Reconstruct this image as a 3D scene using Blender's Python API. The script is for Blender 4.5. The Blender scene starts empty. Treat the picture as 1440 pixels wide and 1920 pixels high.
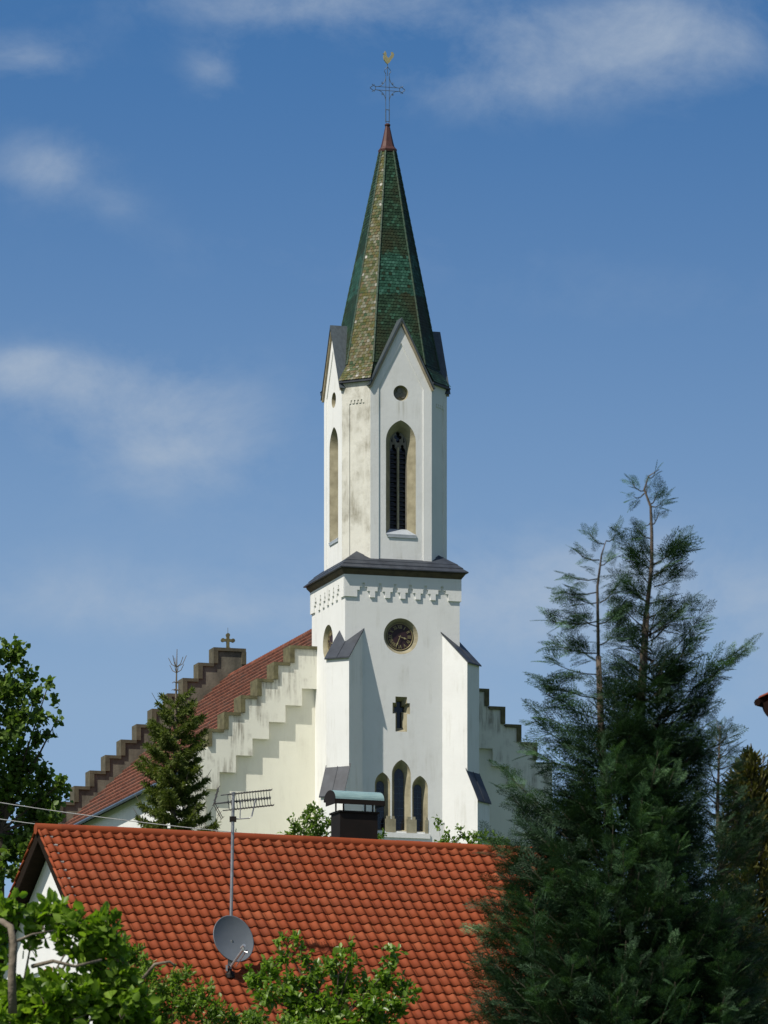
import bpy, bmesh, math, random
import numpy as np
from mathutils import Vector, Matrix
random.seed(7)
RNG = np.random.default_rng(11)
R = math.radians
C = bpy.context.scene.collection
S = bpy.context.scene

# ---------------------------------------------------------------- camera
F, CX, HY = 12000.0, 720.0, 3076.0          # focal length in photo pixels, centre column, horizon row
cam_d = bpy.data.cameras.new('camera'); cam = bpy.data.objects.new('camera', cam_d); C.objects.link(cam)
cam.rotation_euler = (R(90), 0, 0)
cam_d.sensor_fit = 'HORIZONTAL'; cam_d.sensor_width = 36.0
cam_d.lens = F / 1440 * 36.0
cam_d.shift_y = (HY - 960) / 1440
cam_d.clip_start = 1.0; cam_d.clip_end = 6000
cam_d.dof.use_dof = True; cam_d.dof.focus_distance = 300; cam_d.dof.aperture_fstop = 26
S.camera = cam

# ---------------------------------------------------------------- sky
SUN_EL = R(53.0); SUN_H = Vector((-0.738, -0.674, 0)).normalized()
w = bpy.data.worlds.new('World'); S.world = w; w.use_nodes = True
nt = w.node_tree; nt.nodes.clear()
def N(t, **k):
    n = nt.nodes.new(t)
    for a, b in k.items(): setattr(n, a, b)
    return n
def LK(a, b): nt.links.new(a, b)
def M(op, a, b=None, clamp=False):
    n = N('ShaderNodeMath', operation=op, use_clamp=clamp)
    for i, x in enumerate((a, b)):
        if x is None: continue
        if isinstance(x, (int, float)): n.inputs[i].default_value = x
        else: LK(x, n.inputs[i])
    return n.outputs[0]
out = N('ShaderNodeOutputWorld'); bg = N('ShaderNodeBackground'); LK(bg.outputs[0], out.inputs[0])
tc = N('ShaderNodeTexCoord'); sep = N('ShaderNodeSeparateXYZ'); LK(tc.outputs['Generated'], sep.inputs[0])
sky = N('ShaderNodeTexSky', sky_type='NISHITA'); sky.sun_disc = False
sky.sun_elevation = SUN_EL; sky.sun_rotation = math.atan2(SUN_H.x, SUN_H.y)
sky.air_density = 1.0; sky.dust_density = 0.6; sky.ozone_density = 2.0
cmb = N('ShaderNodeCombineXYZ'); LK(sep.outputs[0], cmb.inputs[0]); LK(sep.outputs[1], cmb.inputs[1])
LK(M('MULTIPLY', M('SUBTRACT', sep.outputs[2], 0.055), 4.2), cmb.inputs[2])     # the clear blue starts low over the hill
nrm = N('ShaderNodeVectorMath', operation='NORMALIZE'); LK(cmb.outputs[0], nrm.inputs[0]); LK(nrm.outputs[0], sky.inputs[0])
# cirrus: noise on the direction, gathered into banks
mp = N('ShaderNodeMapping'); LK(tc.outputs['Generated'], mp.inputs[0]); mp.inputs['Scale'].default_value = (30, 30, 44)
nz = N('ShaderNodeTexNoise'); nz.inputs['Scale'].default_value = 1.5; nz.inputs['Detail'].default_value = 11; nz.inputs['Roughness'].default_value = 0.64
nz.inputs['Distortion'].default_value = 0.2
LK(mp.outputs[0], nz.inputs['Vector'])
def bank(px, py, rx, ry, amp):
    a = (px - CX) / F; e = (HY - py) / F; k = 1 / math.sqrt(1 + e * e)
    dx = M('DIVIDE', M('SUBTRACT', sep.outputs[0], a * k), rx / F); dz = M('DIVIDE', M('SUBTRACT', sep.outputs[2], e * k), ry / F)
    r2 = M('ADD', M('MULTIPLY', dx, dx), M('MULTIPLY', dz, dz))
    return M('MULTIPLY', M('EXPONENT', M('MULTIPLY', r2, -1.0)), amp)
tot = None
for b in ((1130, 60, 330, 85, .72), (950, 175, 200, 55, .55), (1300, 110, 150, 80, .45), (560, 10, 300, 50, .75), (400, 130, 60, 50, .6), (90, 315, 110, 62, .7), (60, 110, 110, 45, .6),
          (220, 385, 60, 35, .3), (230, 740, 280, 75, .72), (60, 690, 130, 50, .6), (330, 860, 220, 90, .6), (1120, 1120, 460, 120, .95), (120, 1110, 420, 80, .45), (480, 1150, 380, 50, .3), (1300, 1350, 300, 120, .4),
          (640, 470, 500, 60, .18), (1200, 560, 400, 60, .12)):
    v = bank(*b); tot = v if tot is None else M('ADD', tot, v)
n1 = M('MULTIPLY', M('SUBTRACT', M('ADD', nz.outputs[0], M('MULTIPLY', tot, .36)), 0.53), 2.1, True)
fine = M('MULTIPLY', M('MULTIPLY', M('MULTIPLY', tot, 1.5, True), n1), .70, True)
# the northern sky opposite the sun is a deeper blue, with a pale haze bank low over the hill
win = M('MULTIPLY', M('EXPONENT', M('MULTIPLY', M('MULTIPLY', sep.outputs[0], sep.outputs[0]), -4.0)), M('MULTIPLY', sep.outputs[1], 1.6, True))
deep = N('ShaderNodeMix', data_type='RGBA', blend_type='MULTIPLY'); LK(win, deep.inputs[0]); LK(sky.outputs[0], deep.inputs[6]); deep.inputs[7].default_value = (.60, 1.055, 1.32, 1)
hz_f = M('MULTIPLY', M('MULTIPLY', M('POWER', M('MULTIPLY', M('SUBTRACT', 0.250, sep.outputs[2]), 9.5, True), 1.55), win), .66, True)
hzm = N('ShaderNodeMix', data_type='RGBA'); LK(hz_f, hzm.inputs[0]); LK(deep.outputs[2], hzm.inputs[6]); hzm.inputs[7].default_value = (3.1, 4.2, 5.5, 1)
mixc = N('ShaderNodeMix', data_type='RGBA'); LK(fine, mixc.inputs[0]); LK(hzm.outputs[2], mixc.inputs[6]); mixc.inputs[7].default_value = (3.9, 4.6, 5.5, 1)
LK(mixc.outputs[2], bg.inputs[0]); bg.inputs[1].default_value = 0.10

# ---------------------------------------------------------------- sun, exposure
sd = bpy.data.lights.new('sun', 'SUN'); sd.energy = 4.6; sd.angle = R(0.53); sd.color = (1.0, .95, .86)
sun = bpy.data.objects.new('sun', sd); C.objects.link(sun); sun.location = (-80, -80, 150)
sdir = Vector((SUN_H.x * math.cos(SUN_EL), SUN_H.y * math.cos(SUN_EL), math.sin(SUN_EL)))
sun.rotation_euler = sdir.to_track_quat('Z', 'Y').to_euler()
S.view_settings.view_transform = 'Standard'; S.view_settings.look = 'None'; S.view_settings.exposure = 0.15; S.view_settings.gamma = 1

# ---------------------------------------------------------------- helpers
def tag(o, label=None, cat=None, group=None, kind=None):
    for k, v in (('label', label), ('category', cat), ('group', group), ('kind', kind)):
        if v: o[k] = v
    return o
def empty(name, loc, rz, label, cat, group=None):
    o = bpy.data.objects.new(name, None); C.objects.link(o); o.location = loc; o.rotation_euler = (0, 0, rz)
    o.empty_display_size = .2
    return tag(o, label, cat, group)
def at(px, py, Y): return Vector(((px - CX) * Y / F, Y, (HY - py) * Y / F))

class MB:
    def __init__(s): s.v = []; s.f = []; s.m = []
    def add(s, vs, fs, mi=0):
        o = len(s.v); s.v += [tuple(p) for p in vs]
        for f in fs: s.f.append([i + o for i in f]); s.m.append(mi)
    def box(s, x0, x1, y0, y1, z0, z1, mi=0):
        s.add([(x0, y0, z0), (x1, y0, z0), (x1, y1, z0), (x0, y1, z0), (x0, y0, z1), (x1, y0, z1), (x1, y1, z1), (x0, y1, z1)],
              [(0, 3, 2, 1), (4, 5, 6, 7), (0, 1, 5, 4), (1, 2, 6, 5), (2, 3, 7, 6), (3, 0, 4, 7)], mi)
    def prism(s, pts, v0, v1, mi=0):             # outline in (x, z), pushed along y
        n = len(pts)
        s.add([(x, v0, z) for x, z in pts] + [(x, v1, z) for x, z in pts],
              [tuple(range(n)), tuple(range(2 * n - 1, n - 1, -1))] + [(i, i + n, (i + 1) % n + n, (i + 1) % n) for i in range(n)], mi)
    def loft(s, rings, mi=0, cap=True, mi_end=None):
        n = len(rings[0]); fs = []
        for k in range(len(rings) - 1):
            for i in range(n):
                j = (i + 1) % n; fs.append((k * n + i, k * n + j, (k + 1) * n + j, (k + 1) * n + i))
        vs = [p for r in rings for p in r]; o = len(s.v)
        s.add(vs, fs, mi)
        if cap:
            s.f.append([o + i for i in range(n)][::-1]); s.m.append(mi)
            s.f.append([o + (len(rings) - 1) * n + i for i in range(n)]); s.m.append(mi if mi_end is None else mi_end)
    def tube(s, pts, r, n=6, r1=None, mi=0):
        pts = [Vector(p) for p in pts]; rings = []
        r1 = r if r1 is None else r1
        up = None
        for i, p in enumerate(pts):
            d = (pts[min(i + 1, len(pts) - 1)] - pts[max(i - 1, 0)]).normalized()
            if up is None: up = Vector((0, 0, 1)) if abs(d.z) < .9 else Vector((1, 0, 0))
            a = d.cross(up).normalized(); b = d.cross(a).normalized()
            rr = r + (r1 - r) * i / max(1, len(pts) - 1)
            rings.append([p + a * rr * math.cos(2 * math.pi * k / n) + b * rr * math.sin(2 * math.pi * k / n) for k in range(n)])
        s.loft(rings, mi)
    def lathe(s, c, prof, n=16, mi=0):           # prof: (radius, z)
        s.loft([[(c[0] + r * math.cos(2 * math.pi * k / n), c[1] + r * math.sin(2 * math.pi * k / n), c[2] + z) for k in range(n)] for r, z in prof], mi)
    def xf(s, mat):
        s.v = [tuple(mat @ Vector(p)) for p in s.v]; return s
    def build(s, name, mats, parent=None, smooth=False):
        me = bpy.data.meshes.new(name); me.from_pydata(s.v, [], s.f)
        mats = mats if isinstance(mats, (list, tuple)) else [mats]
        for m_ in mats: me.materials.append(m_)
        me.polygons.foreach_set('material_index', s.m)
        bm = bmesh.new(); bm.from_mesh(me)
        bmesh.ops.recalc_face_normals(bm, faces=bm.faces)
        ng = [f for f in bm.faces if len(f.verts) > 4]
        if ng: bmesh.ops.triangulate(bm, faces=ng, ngon_method='EAR_CLIP')
        bm.to_mesh(me); bm.free()
        if smooth: me.polygons.foreach_set('use_smooth', [True] * len(me.polygons))
        o = bpy.data.objects.new(name, me); C.objects.link(o); o.parent = parent
        return o
def np_mesh(name, V, Q, mats, parent=None, smooth=False, mi=None):
    V = np.asarray(V, np.float32); Q = np.asarray(Q, np.int32); k = Q.shape[1]
    me = bpy.data.meshes.new(name)
    me.vertices.add(len(V)); me.vertices.foreach_set('co', V.ravel())
    me.loops.add(Q.size); me.loops.foreach_set('vertex_index', Q.ravel())
    me.polygons.add(len(Q)); me.polygons.foreach_set('loop_start', np.arange(0, Q.size, k, dtype=np.int32))
    mats = mats if isinstance(mats, (list, tuple)) else [mats]
    for m_ in mats: me.materials.append(m_)
    if mi is not None: me.polygons.foreach_set('material_index', np.asarray(mi, np.int32))
    me.update(calc_edges=True); me.validate()
    if smooth: me.polygons.foreach_set('use_smooth', [True] * len(me.polygons))
    o = bpy.data.objects.new(name, me); C.objects.link(o); o.parent = parent
    return o
def cut(o, cutters):
    tmp = []
    for mb in cutters:
        c = mb.build('cutter', [m_ for m_ in o.data.materials]); tmp.append(c)
        md = o.modifiers.new('b', 'BOOLEAN'); md.operation = 'DIFFERENCE'; md.solver = 'EXACT'; md.object = c
    par = o.parent; o.parent = None
    bpy.context.view_layer.update()
    me = bpy.data.meshes.new_from_object(o.evaluated_get(bpy.context.evaluated_depsgraph_get()))
    o.modifiers.clear(); o.data = me; o.parent = par
    for c in tmp:
        bpy.data.objects.remove(c, do_unlink=True)
    return o

# ---------------------------------------------------------------- materials
def new_mat(name):
    m = bpy.data.materials.new(name); m.use_nodes = True; t = m.node_tree; t.nodes.clear()
    o = t.nodes.new('ShaderNodeOutputMaterial'); p = t.nodes.new('ShaderNodeBsdfPrincipled'); t.links.new(p.outputs[0], o.inputs[0])
    return m, t, p, o
def noise(t, scale, detail=4, rough=.55, stretch=(1, 1, 1), space='Object'):
    c = t.nodes.new('ShaderNodeTexCoord'); mpn = t.nodes.new('ShaderNodeMapping'); mpn.inputs['Scale'].default_value = stretch
    n = t.nodes.new('ShaderNodeTexNoise'); n.inputs['Scale'].default_value = scale; n.inputs['Detail'].default_value = detail; n.inputs['Roughness'].default_value = rough
    t.links.new(c.outputs[space], mpn.inputs[0]); t.links.new(mpn.outputs[0], n.inputs['Vector'])
    return n.outputs[0]
def ramp(t, fac, stops):
    r = t.nodes.new('ShaderNodeValToRGB'); e = r.color_ramp.elements
    while len(e) < len(stops): e.new(.5)
    for el, (p, c) in zip(e, stops): el.position = p; el.color = (*c, 1)
    t.links.new(fac, r.inputs[0]); return r.outputs[0]
def mixc_(t, f, a, b, mode='MIX'):
    n = t.nodes.new('ShaderNodeMix'); n.data_type = 'RGBA'; n.blend_type = mode
    for sock, x in ((n.inputs[0], f), (n.inputs[6], a), (n.inputs[7], b)):
        if isinstance(x, (int, float)): sock.default_value = x
        elif isinstance(x, tuple): sock.default_value = (*x, 1)
        else: t.links.new(x, sock)
    return n.outputs[2]
def mth(t, op, a, b=0.0, clamp=False):
    n = t.nodes.new('ShaderNodeMath'); n.operation = op; n.use_clamp = clamp
    for i, x in enumerate((a, b)):
        if isinstance(x, (int, float)): n.inputs[i].default_value = x
        else: t.links.new(x, n.inputs[i])
    return n.outputs[0]
def bump(t, p, h, strength, dist=.02):
    b = t.nodes.new('ShaderNodeBump'); b.inputs['Strength'].default_value = strength; b.inputs['Distance'].default_value = dist
    t.links.new(h, b.inputs['Height']); t.links.new(b.outputs[0], p.inputs['Normal'])
def simple(name, c1, c2=None, scale=3, rough=.8, metal=0, bmp=0, bscale=20, stretch=(1, 1, 1), lo=.35, hi=.65, spec=.5):
    m, t, p, o = new_mat(name)
    p.inputs['Roughness'].default_value = rough; p.inputs['Metallic'].default_value = metal; p.inputs['Specular IOR Level'].default_value = spec
    if c2 is None: c2 = tuple(x * .8 for x in c1)
    t.links.new(ramp(t, noise(t, scale, 6, .6, stretch), [(lo, c1), (hi, c2)]), p.inputs['Base Color'])
    if bmp: bump(t, p, noise(t, bscale, 3), bmp)
    return m
def island(t):
    g = t.nodes.new('ShaderNodeNewGeometry'); return g.outputs['Random Per Island']
def plaster(name, base, stain, amount, lo=.5, hi=.75, streak=(1.6, 1.6, .16), bmp=.25, drip=False):
    m, t, p, o = new_mat(name); p.inputs['Roughness'].default_value = .92; p.inputs['Specular IOR Level'].default_value = .2
    soft = ramp(t, noise(t, .5, 5, .6), [(.3, tuple(x * .93 for x in base)), (.7, base)])
    mask = ramp(t, noise(t, 1.6, 8, .68, streak), [(lo, (0, 0, 0)), (hi, (1, 1, 1))])
    blot = ramp(t, noise(t, .8, 6, .6), [(.42, (0, 0, 0)), (.62, (1, 1, 1))])
    mk = mth(t, 'MULTIPLY', mth(t, 'MULTIPLY', mask, blot), amount)
    if drip:                                          # the run-off stain under the round opening of the belfry
        c = t.nodes.new('ShaderNodeTexCoord'); sp = t.nodes.new('ShaderNodeSeparateXYZ'); t.links.new(c.outputs['Object'], sp.inputs[0])
        a = mth(t, 'SUBTRACT', 1.0, mth(t, 'MULTIPLY', mth(t, 'ABSOLUTE', mth(t, 'SUBTRACT', sp.outputs[0], .03)), 3.0), True)
        b = mth(t, 'MULTIPLY', mth(t, 'LESS_THAN', sp.outputs[2], 25.7), mth(t, 'MULTIPLY', mth(t, 'SUBTRACT', sp.outputs[2], 24.6), 1.3, True))
        st = ramp(t, noise(t, 4.0, 5, .6, (2.5, 2.5, .15)), [(.38, (0, 0, 0)), (.6, (1, 1, 1))])
        mk = mth(t, 'ADD', mk, mth(t, 'MULTIPLY', mth(t, 'MULTIPLY', a, b), mth(t, 'MULTIPLY', st, .8)), True)
    t.links.new(mixc_(t, mk, soft, stain), p.inputs['Base Color'])
    bump(t, p, noise(t, 5, 8, .7), bmp, .03)
    return m
def leaf_mat(name, stops, transl=.35, rough=.5, spec=.35):
    m, t, p, o = new_mat(name)
    p.inputs['Roughness'].default_value = rough; p.inputs['Specular IOR Level'].default_value = spec
    col = ramp(t, island(t), stops)
    big = ramp(t, noise(t, .9, 3), [(.3, (.78, .82, .78)), (.7, (1.2, 1.16, 1.1))])
    col = mixc_(t, 1.0, col, big, 'MULTIPLY')
    t.links.new(col, p.inputs['Base Color'])
    tr = t.nodes.new('ShaderNodeBsdfTranslucent'); t.links.new(mixc_(t, 1.0, col, (1.25, 1.35, .6), 'MULTIPLY'), tr.inputs[0])
    mx = t.nodes.new('ShaderNodeMixShader'); mx.inputs[0].default_value = transl
    t.links.new(p.outputs[0], mx.inputs[1]); t.links.new(tr.outputs[0], mx.inputs[2]); t.links.new(mx.outputs[0], o.inputs[0])
    return m
m_tower = plaster('white_plaster', (.785, .785, .755), (.42, .40, .32), .55, drip=True)
m_dirty = plaster('weathered_plaster', (.66, .645, .57), (.27, .25, .19), .9, .36, .60, (1.5, 1.5, .3), .5)
m_gable = plaster('cream_plaster', (.80, .785, .66), (.40, .36, .28), .35)
m_band = plaster('streaked_plaster', (.74, .73, .63), (.27, .25, .20), .95, .44, .60, (3.0, 3.0, .25))
m_hwall = plaster('house_plaster', (.82, .82, .80), (.6, .6, .56), .3)
m_reveal = simple('reveal_sandstone', (.36, .325, .22), (.22, .195, .125), 1.6, .9, bmp=.3, bscale=12)
m_cope = simple('mossy_sandstone', (.155, .14, .07), (.08, .072, .035), 2.5, .95, bmp=.5, bscale=9)
m_cope2 = simple('dark_coping', (.115, .10, .062), (.062, .056, .036), 2.5, .95, bmp=.5, bscale=9)
m_stone = simple('grey_sandstone', (.185, .168, .125), (.085, .078, .058), 1.6, .95, bmp=.5, bscale=8, stretch=(1, 1, .5))
m_sill = simple('sill_zinc', (.40, .44, .47), (.32, .35, .38), 4, .5)
m_slate = simple('slate_sheet', (.048, .055, .066), (.03, .034, .042), 2.0, .5, bmp=.1, bscale=6, spec=.3)
m_zinc = simple('zinc_sheet', (.085, .105, .115), (.06, .074, .082), 2.5, .5, metal=.2, stretch=(4, 4, .3), spec=.35)
m_fascia = simple('brown_cornice', (.10, .075, .045), (.06, .045, .03), 3, .8)
m_verge = simple('verge_board', (.36, .31, .21), (.25, .21, .14), 3, .85)
m_dark = simple('dark_glass', (.012, .013, .018), (.02, .02, .028), 3, .12)
m_louvre = simple('louvre_wood', (.05, .05, .055), (.03, .03, .034), 4, .7)
m_tracery = simple('tracery_stone', (.20, .19, .16), (.14, .13, .11), 4, .9)
m_clock = simple('clock_maroon', (.035, .012, .016), (.025, .009, .013), 3, .55)
m_gold = simple('gilding', (.66, .55, .26), (.55, .45, .20), 6, .35, metal=.6)
m_oldgold = simple('dull_gilding', (.30, .25, .13), (.22, .18, .09), 6, .5, metal=.3)
m_iron = simple('wrought_iron', (.085, .13, .19), (.06, .09, .14), 6, .6)
m_copper = simple('brown_copper', (.085, .032, .024), (.055, .022, .019), 2.5, .55, metal=.2, stretch=(5, 5, .6))
m_blackm = simple('dark_brown_sheet', (.017, .012, .009), (.012, .009, .007), 3, .6, spec=.2)
m_verdi = simple('verdigris_copper', (.23, .34, .33), (.17, .27, .27), 5, .55, stretch=(1, 4, 4))
m_steel = simple('galvanised_steel', (.34, .345, .35), (.25, .25, .255), 8, .4, metal=.6)
m_dish = simple('grey_dish_paint', (.14, .155, .17), (.12, .135, .15), 2, .45)
m_alu = simple('aluminium', (.55, .56, .57), (.42, .43, .44), 6, .35, metal=.5)
m_ant = simple('dark_aluminium', (.11, .11, .11), (.07, .07, .07), 6, .5, metal=.4)
m_wood = simple('brown_timber', (.022, .014, .009), (.014, .009, .006), 2.5, .9, spec=.1, stretch=(1, 6, 6))
m_orange = simple('orange_timber', (.45, .17, .03), (.33, .11, .02), 4, .6)
m_bark = simple('grey_bark', (.20, .165, .12), (.09, .07, .05), 9, .95, bmp=.6, bscale=25, stretch=(1, 1, .4))
m_dbark = simple('brown_bark', (.09, .065, .045), (.05, .035, .025), 9, .95, bmp=.5, bscale=25)
m_cbark = simple('cypress_bark', (.115, .09, .068), (.065, .052, .04), 9, .95, bmp=.5, bscale=25)
m_twig = simple('pale_twig', (.17, .14, .10), (.11, .09, .065), 5, .9)
m_ctwig = simple('cypress_twig', (.045, .04, .022), (.025, .024, .014), 5, .9)
m_cable = simple('grey_cable', (.30, .30, .29), (.22, .22, .21), 2, .6)
m_mortar = simple('grey_mortar', (.30, .27, .24), (.21, .19, .17), 6, .95)
m_gutter = simple('brown_gutter', (.018, .010, .008), (.012, .007, .006), 4, .9, spec=.02)
def tile_mat(name, stops, rough, lichen, lamt, moss=None, streak=(1, 1, 1)):
    m, t, p, o = new_mat(name); p.inputs['Roughness'].default_value = rough; p.inputs['Specular IOR Level'].default_value = .2
    col = ramp(t, island(t), stops)
    mk = mth(t, 'MULTIPLY', ramp(t, noise(t, 1.1, 7, .65, streak), [(.48, (0, 0, 0)), (.68, (1, 1, 1))]), lamt)
    t.links.new(mixc_(t, mk, col, lichen), p.inputs['Base Color'])
    bump(t, p, noise(t, 30, 3), .12, .01)
    return m
m_tile = tile_mat('red_clay_tiles', [(0, (.205, .040, .012)), (.3, (.232, .0475, .014)), (.8, (.250, .053, .016)), (1, (.275, .068, .024))], .75, (.19, .046, .018), .55)
m_oldtile = tile_mat('old_clay_tiles', [(0, (.165, .055, .033)), (.5, (.235, .080, .047)), (1, (.29, .12, .08))], .9, (.14, .078, .058), .8)
m_oldtile2 = tile_mat('dark_tile_ends', [(0, (.075, .030, .022)), (.5, (.10, .042, .028)), (1, (.14, .06, .04))], .9, (.07, .05, .042), .75)  # darker colour for the lower end and lip of each nave tile
def glaze(name, moss):
    m, t, p, o = new_mat(name); p.inputs['Roughness'].default_value = .55; p.inputs['Specular IOR Level'].default_value = .22
    rnd = island(t)
    if moss:
        col = ramp(t, rnd, [(0, (.028, .06, .026)), (.22, (.095, .093, .028)), (.42, (.115, .088, .045)), (.58, (.16, .148, .09)), (.74, (.07, .10, .045)), (.94, (.21, .20, .155)), (.985, (.30, .29, .25)), (1, (.50, .48, .43))])
        p.inputs['Roughness'].default_value = .75
        mk = ramp(t, noise(t, 1.3, 6, .6), [(.48, (0, 0, 0)), (.62, (1, 1, 1))])
        col = mixc_(t, mth(t, 'MULTIPLY', mk, .75), col, (.085, .08, .014))
    else:
        col = ramp(t, rnd, [(0, (.010, .026, .012)), (.5, (.017, .043, .021)), (.85, (.025, .058, .029)), (1, (.035, .10, .06))])
        mk = ramp(t, noise(t, .55, 6, .62), [(.45, (0, 0, 0)), (.60, (1, 1, 1))])
        col = mixc_(t, mth(t, 'MULTIPLY', mk, .7), col, (.03, .029, .010))
        # the course of newer blue-green tiles half way up
        c = t.nodes.new('ShaderNodeTexCoord'); sp = t.nodes.new('ShaderNodeSeparateXYZ'); t.links.new(c.outputs['Object'], sp.inputs[0])
        zz = mth(t, 'ADD', sp.outputs[2], mth(t, 'MULTIPLY', mth(t, 'SUBTRACT', noise(t, .9, 4), .5), 1.3)); band = mth(t, 'MULTIPLY', mth(t, 'MULTIPLY', mth(t, 'GREATER_THAN', zz, 31.15), mth(t, 'LESS_THAN', zz, 33.3)), mth(t, 'GREATER_THAN', rnd, .10))
        col = mixc_(t, mth(t, 'MULTIPLY', band, .8), col, ramp(t, rnd, [(0, (.014, .05, .03)), (.6, (.022, .085, .055)), (1, (.05, .14, .10))]))
    t.links.new(col, p.inputs['Base Color']); return m
m_glaze = glaze('green_glazed_tiles', False); m_moss = glaze('lichened_tiles', True)
m_hip = simple('green_hip_tiles', (.02, .062, .037), (.033, .05, .026), 2.5, .5, spec=.2)
l_fruit = leaf_mat('fruit_leaves', [(0, (.095, .175, .014)), (.5, (.165, .280, .024)), (1, (.25, .37, .05))], .48, .45, .35)
l_fine = leaf_mat('bush_leaves', [(0, (.095, .17, .020)), (.5, (.16, .26, .035)), (.93, (.22, .32, .06)), (1, (.40, .45, .22))], .5, .4, .45)
l_mid = leaf_mat('glossy_leaves', [(0, (.085, .165, .016)), (.5, (.150, .260, .026)), (.93, (.21, .33, .045)), (1, (.42, .48, .24))], .45, .36, .5)
l_maple = leaf_mat('tree_leaves', [(0, (.060, .110, .022)), (.5, (.108, .180, .034)), (1, (.18, .26, .055))], .42)
l_hedge = leaf_mat('shrub_leaves', [(0, (.085, .150, .022)), (.5, (.135, .225, .035)), (1, (.20, .29, .06))], .42)
l_cyp = leaf_mat('cypress_sprays', [(0, (.012, .030, .013)), (.5, (.020, .047, .021)), (.85, (.036, .075, .037)), (1, (.065, .12, .066))], .16, .62, .22)
l_cyp2 = leaf_mat('cypress_pale_sprays', [(0, (.040, .092, .040)), (.5, (.070, .148, .066)), (1, (.12, .22, .10))], .2, .6, .25)  # paler green than the rest of the cypress sprays
l_spruce = leaf_mat('spruce_needles', [(0, (.065, .090, .020)), (.5, (.110, .145, .032)), (1, (.17, .20, .05))], .35, .6, .25)
l_gold = leaf_mat('golden_needles', [(0, (.035, .038, .009)), (.5, (.060, .062, .015)), (1, (.11, .10, .022))], .2, .6, .25)
m_grass = simple('meadow', (.055, .095, .025), (.04, .07, .02), .4, .95)

# ---------------------------------------------------------------- ground
prof = [(-300, -2), (-10, -1.7), (10, -1.5), (45, .4), (75, 3), (118, 8.3), (140, 10), (200, 18), (300, 33), (316, 33.6), (345, 34), (700, 34), (1500, 30), (5000, 20)]
def ground_z(y):
    for (a, b), (c, d) in zip(prof, prof[1:]):
        if a <= y <= c: return b + (d - b) * (y - a) / (c - a)
    return prof[-1][1]
gy = sorted(set([p[0] for p in prof] + list(range(-200, 700, 10)))); gx = [-3000, -1000, -400] + list(range(-200, 201, 10)) + [400, 1000, 3000]
gv = []; gf = []
for y in gy:
    for x in gx: gv.append((x, y, ground_z(y) + .25 * math.sin(x * .11 + y * .07) * (1 if abs(x) < 300 else 0)))
nx_ = len(gx)
for j in range(len(gy) - 1):
    for i in range(nx_ - 1): gf.append((j * nx_ + i, j * nx_ + i + 1, (j + 1) * nx_ + i + 1, (j + 1) * nx_ + i))
tag(np_mesh('ground', gv, gf, m_grass, None, True), kind='structure')

# ---------------------------------------------------------------- pantiles
def pantiles(O, ax, dn, nrm_, cols, rows, tw, th, amp, lip, nx=8, trim=None, two=False):
    O, ax, dn, nr = (np.array(x, float) for x in (O, ax, dn, nrm_))
    xs = np.linspace(0, 1, nx + 1)
    prof_ = amp * np.where(np.abs(xs - .5) < .40, .5 + .5 * np.cos((xs - .5) / .40 * math.pi), 0)
    V = []; Q = []
    for r_ in range(rows):
        for c_ in range(cols):
            j = RNG.uniform(-.004, .004, 2); o = len(V)
            for k in range(3 + two):
                s_ = (r_ + ((0, .62, 1.05, 1.06) if two else (0, 1.07, 1.075))[k]) * th
                hh = prof_ + ((0., lip * .62, lip, -lip * .5) if two else (0.0, lip, -lip * .5))[k] + j[0]
                for i in range(nx + 1):
                    V.append(O + ax * ((c_ + xs[i] * 1.005) * tw + j[1]) + dn * s_ + nr * hh[i])
            for k in range(2 + two):
                for i in range(nx):
                    a = o + k * (nx + 1) + i; Q.append((a, a + 1, a + nx + 2, a + nx + 1))
    return V, Q

# ================================================================ CHURCH
TH = R(16.7); X0, Y0, ZB = .065, 316.0, 35.0
cs, sn = math.cos(TH), math.sin(TH)
church = empty('church', (X0, Y0, ZB), TH, 'white church with stepped gables, clock tower and pointed green tiled spire on the hill', 'church')
A = 2.93                                          # half width of the square tower
def fu(px, v=-A):                                 # photo column -> u on a plane parallel to the front
    k = (px - CX) / F
    return (k * (Y0 + v * cs) - X0 + v * sn) / (cs - k * sn)
def fw(py, u=0, v=-A): return (HY - py) * (Y0 + u * sn + v * cs) / F - ZB
ROT = [Matrix.Rotation(R(a), 4, 'Z') for a in (0, -90, 90, 180)]     # front, left, right, back
def arch(hw, z0, zs, za, n=10, cx=0):
    h = za - zs; c = max(0, (h * h - hw * hw) / (2 * hw)); rad = c + hw
    a1 = math.asin(min(1, h / rad)); pts = [(cx - hw, z0), (cx + hw, z0)]
    pts += [(cx - c + rad * math.cos(a1 * i / n), zs + rad * math.sin(a1 * i / n)) for i in range(n + 1)]
    pts += [(cx + c - rad * math.cos(a1 * i / n), zs + rad * math.sin(a1 * i / n)) for i in range(n - 1, -1, -1)]
    return pts
def ring(pts, v): return [(x, v, z) for x, z in pts]
def circ(r, zc, n=36, cx=0): return [(cx + r * math.cos(2 * math.pi * i / n), zc + r * math.sin(2 * math.pi * i / n)) for i in range(n)]

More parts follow.
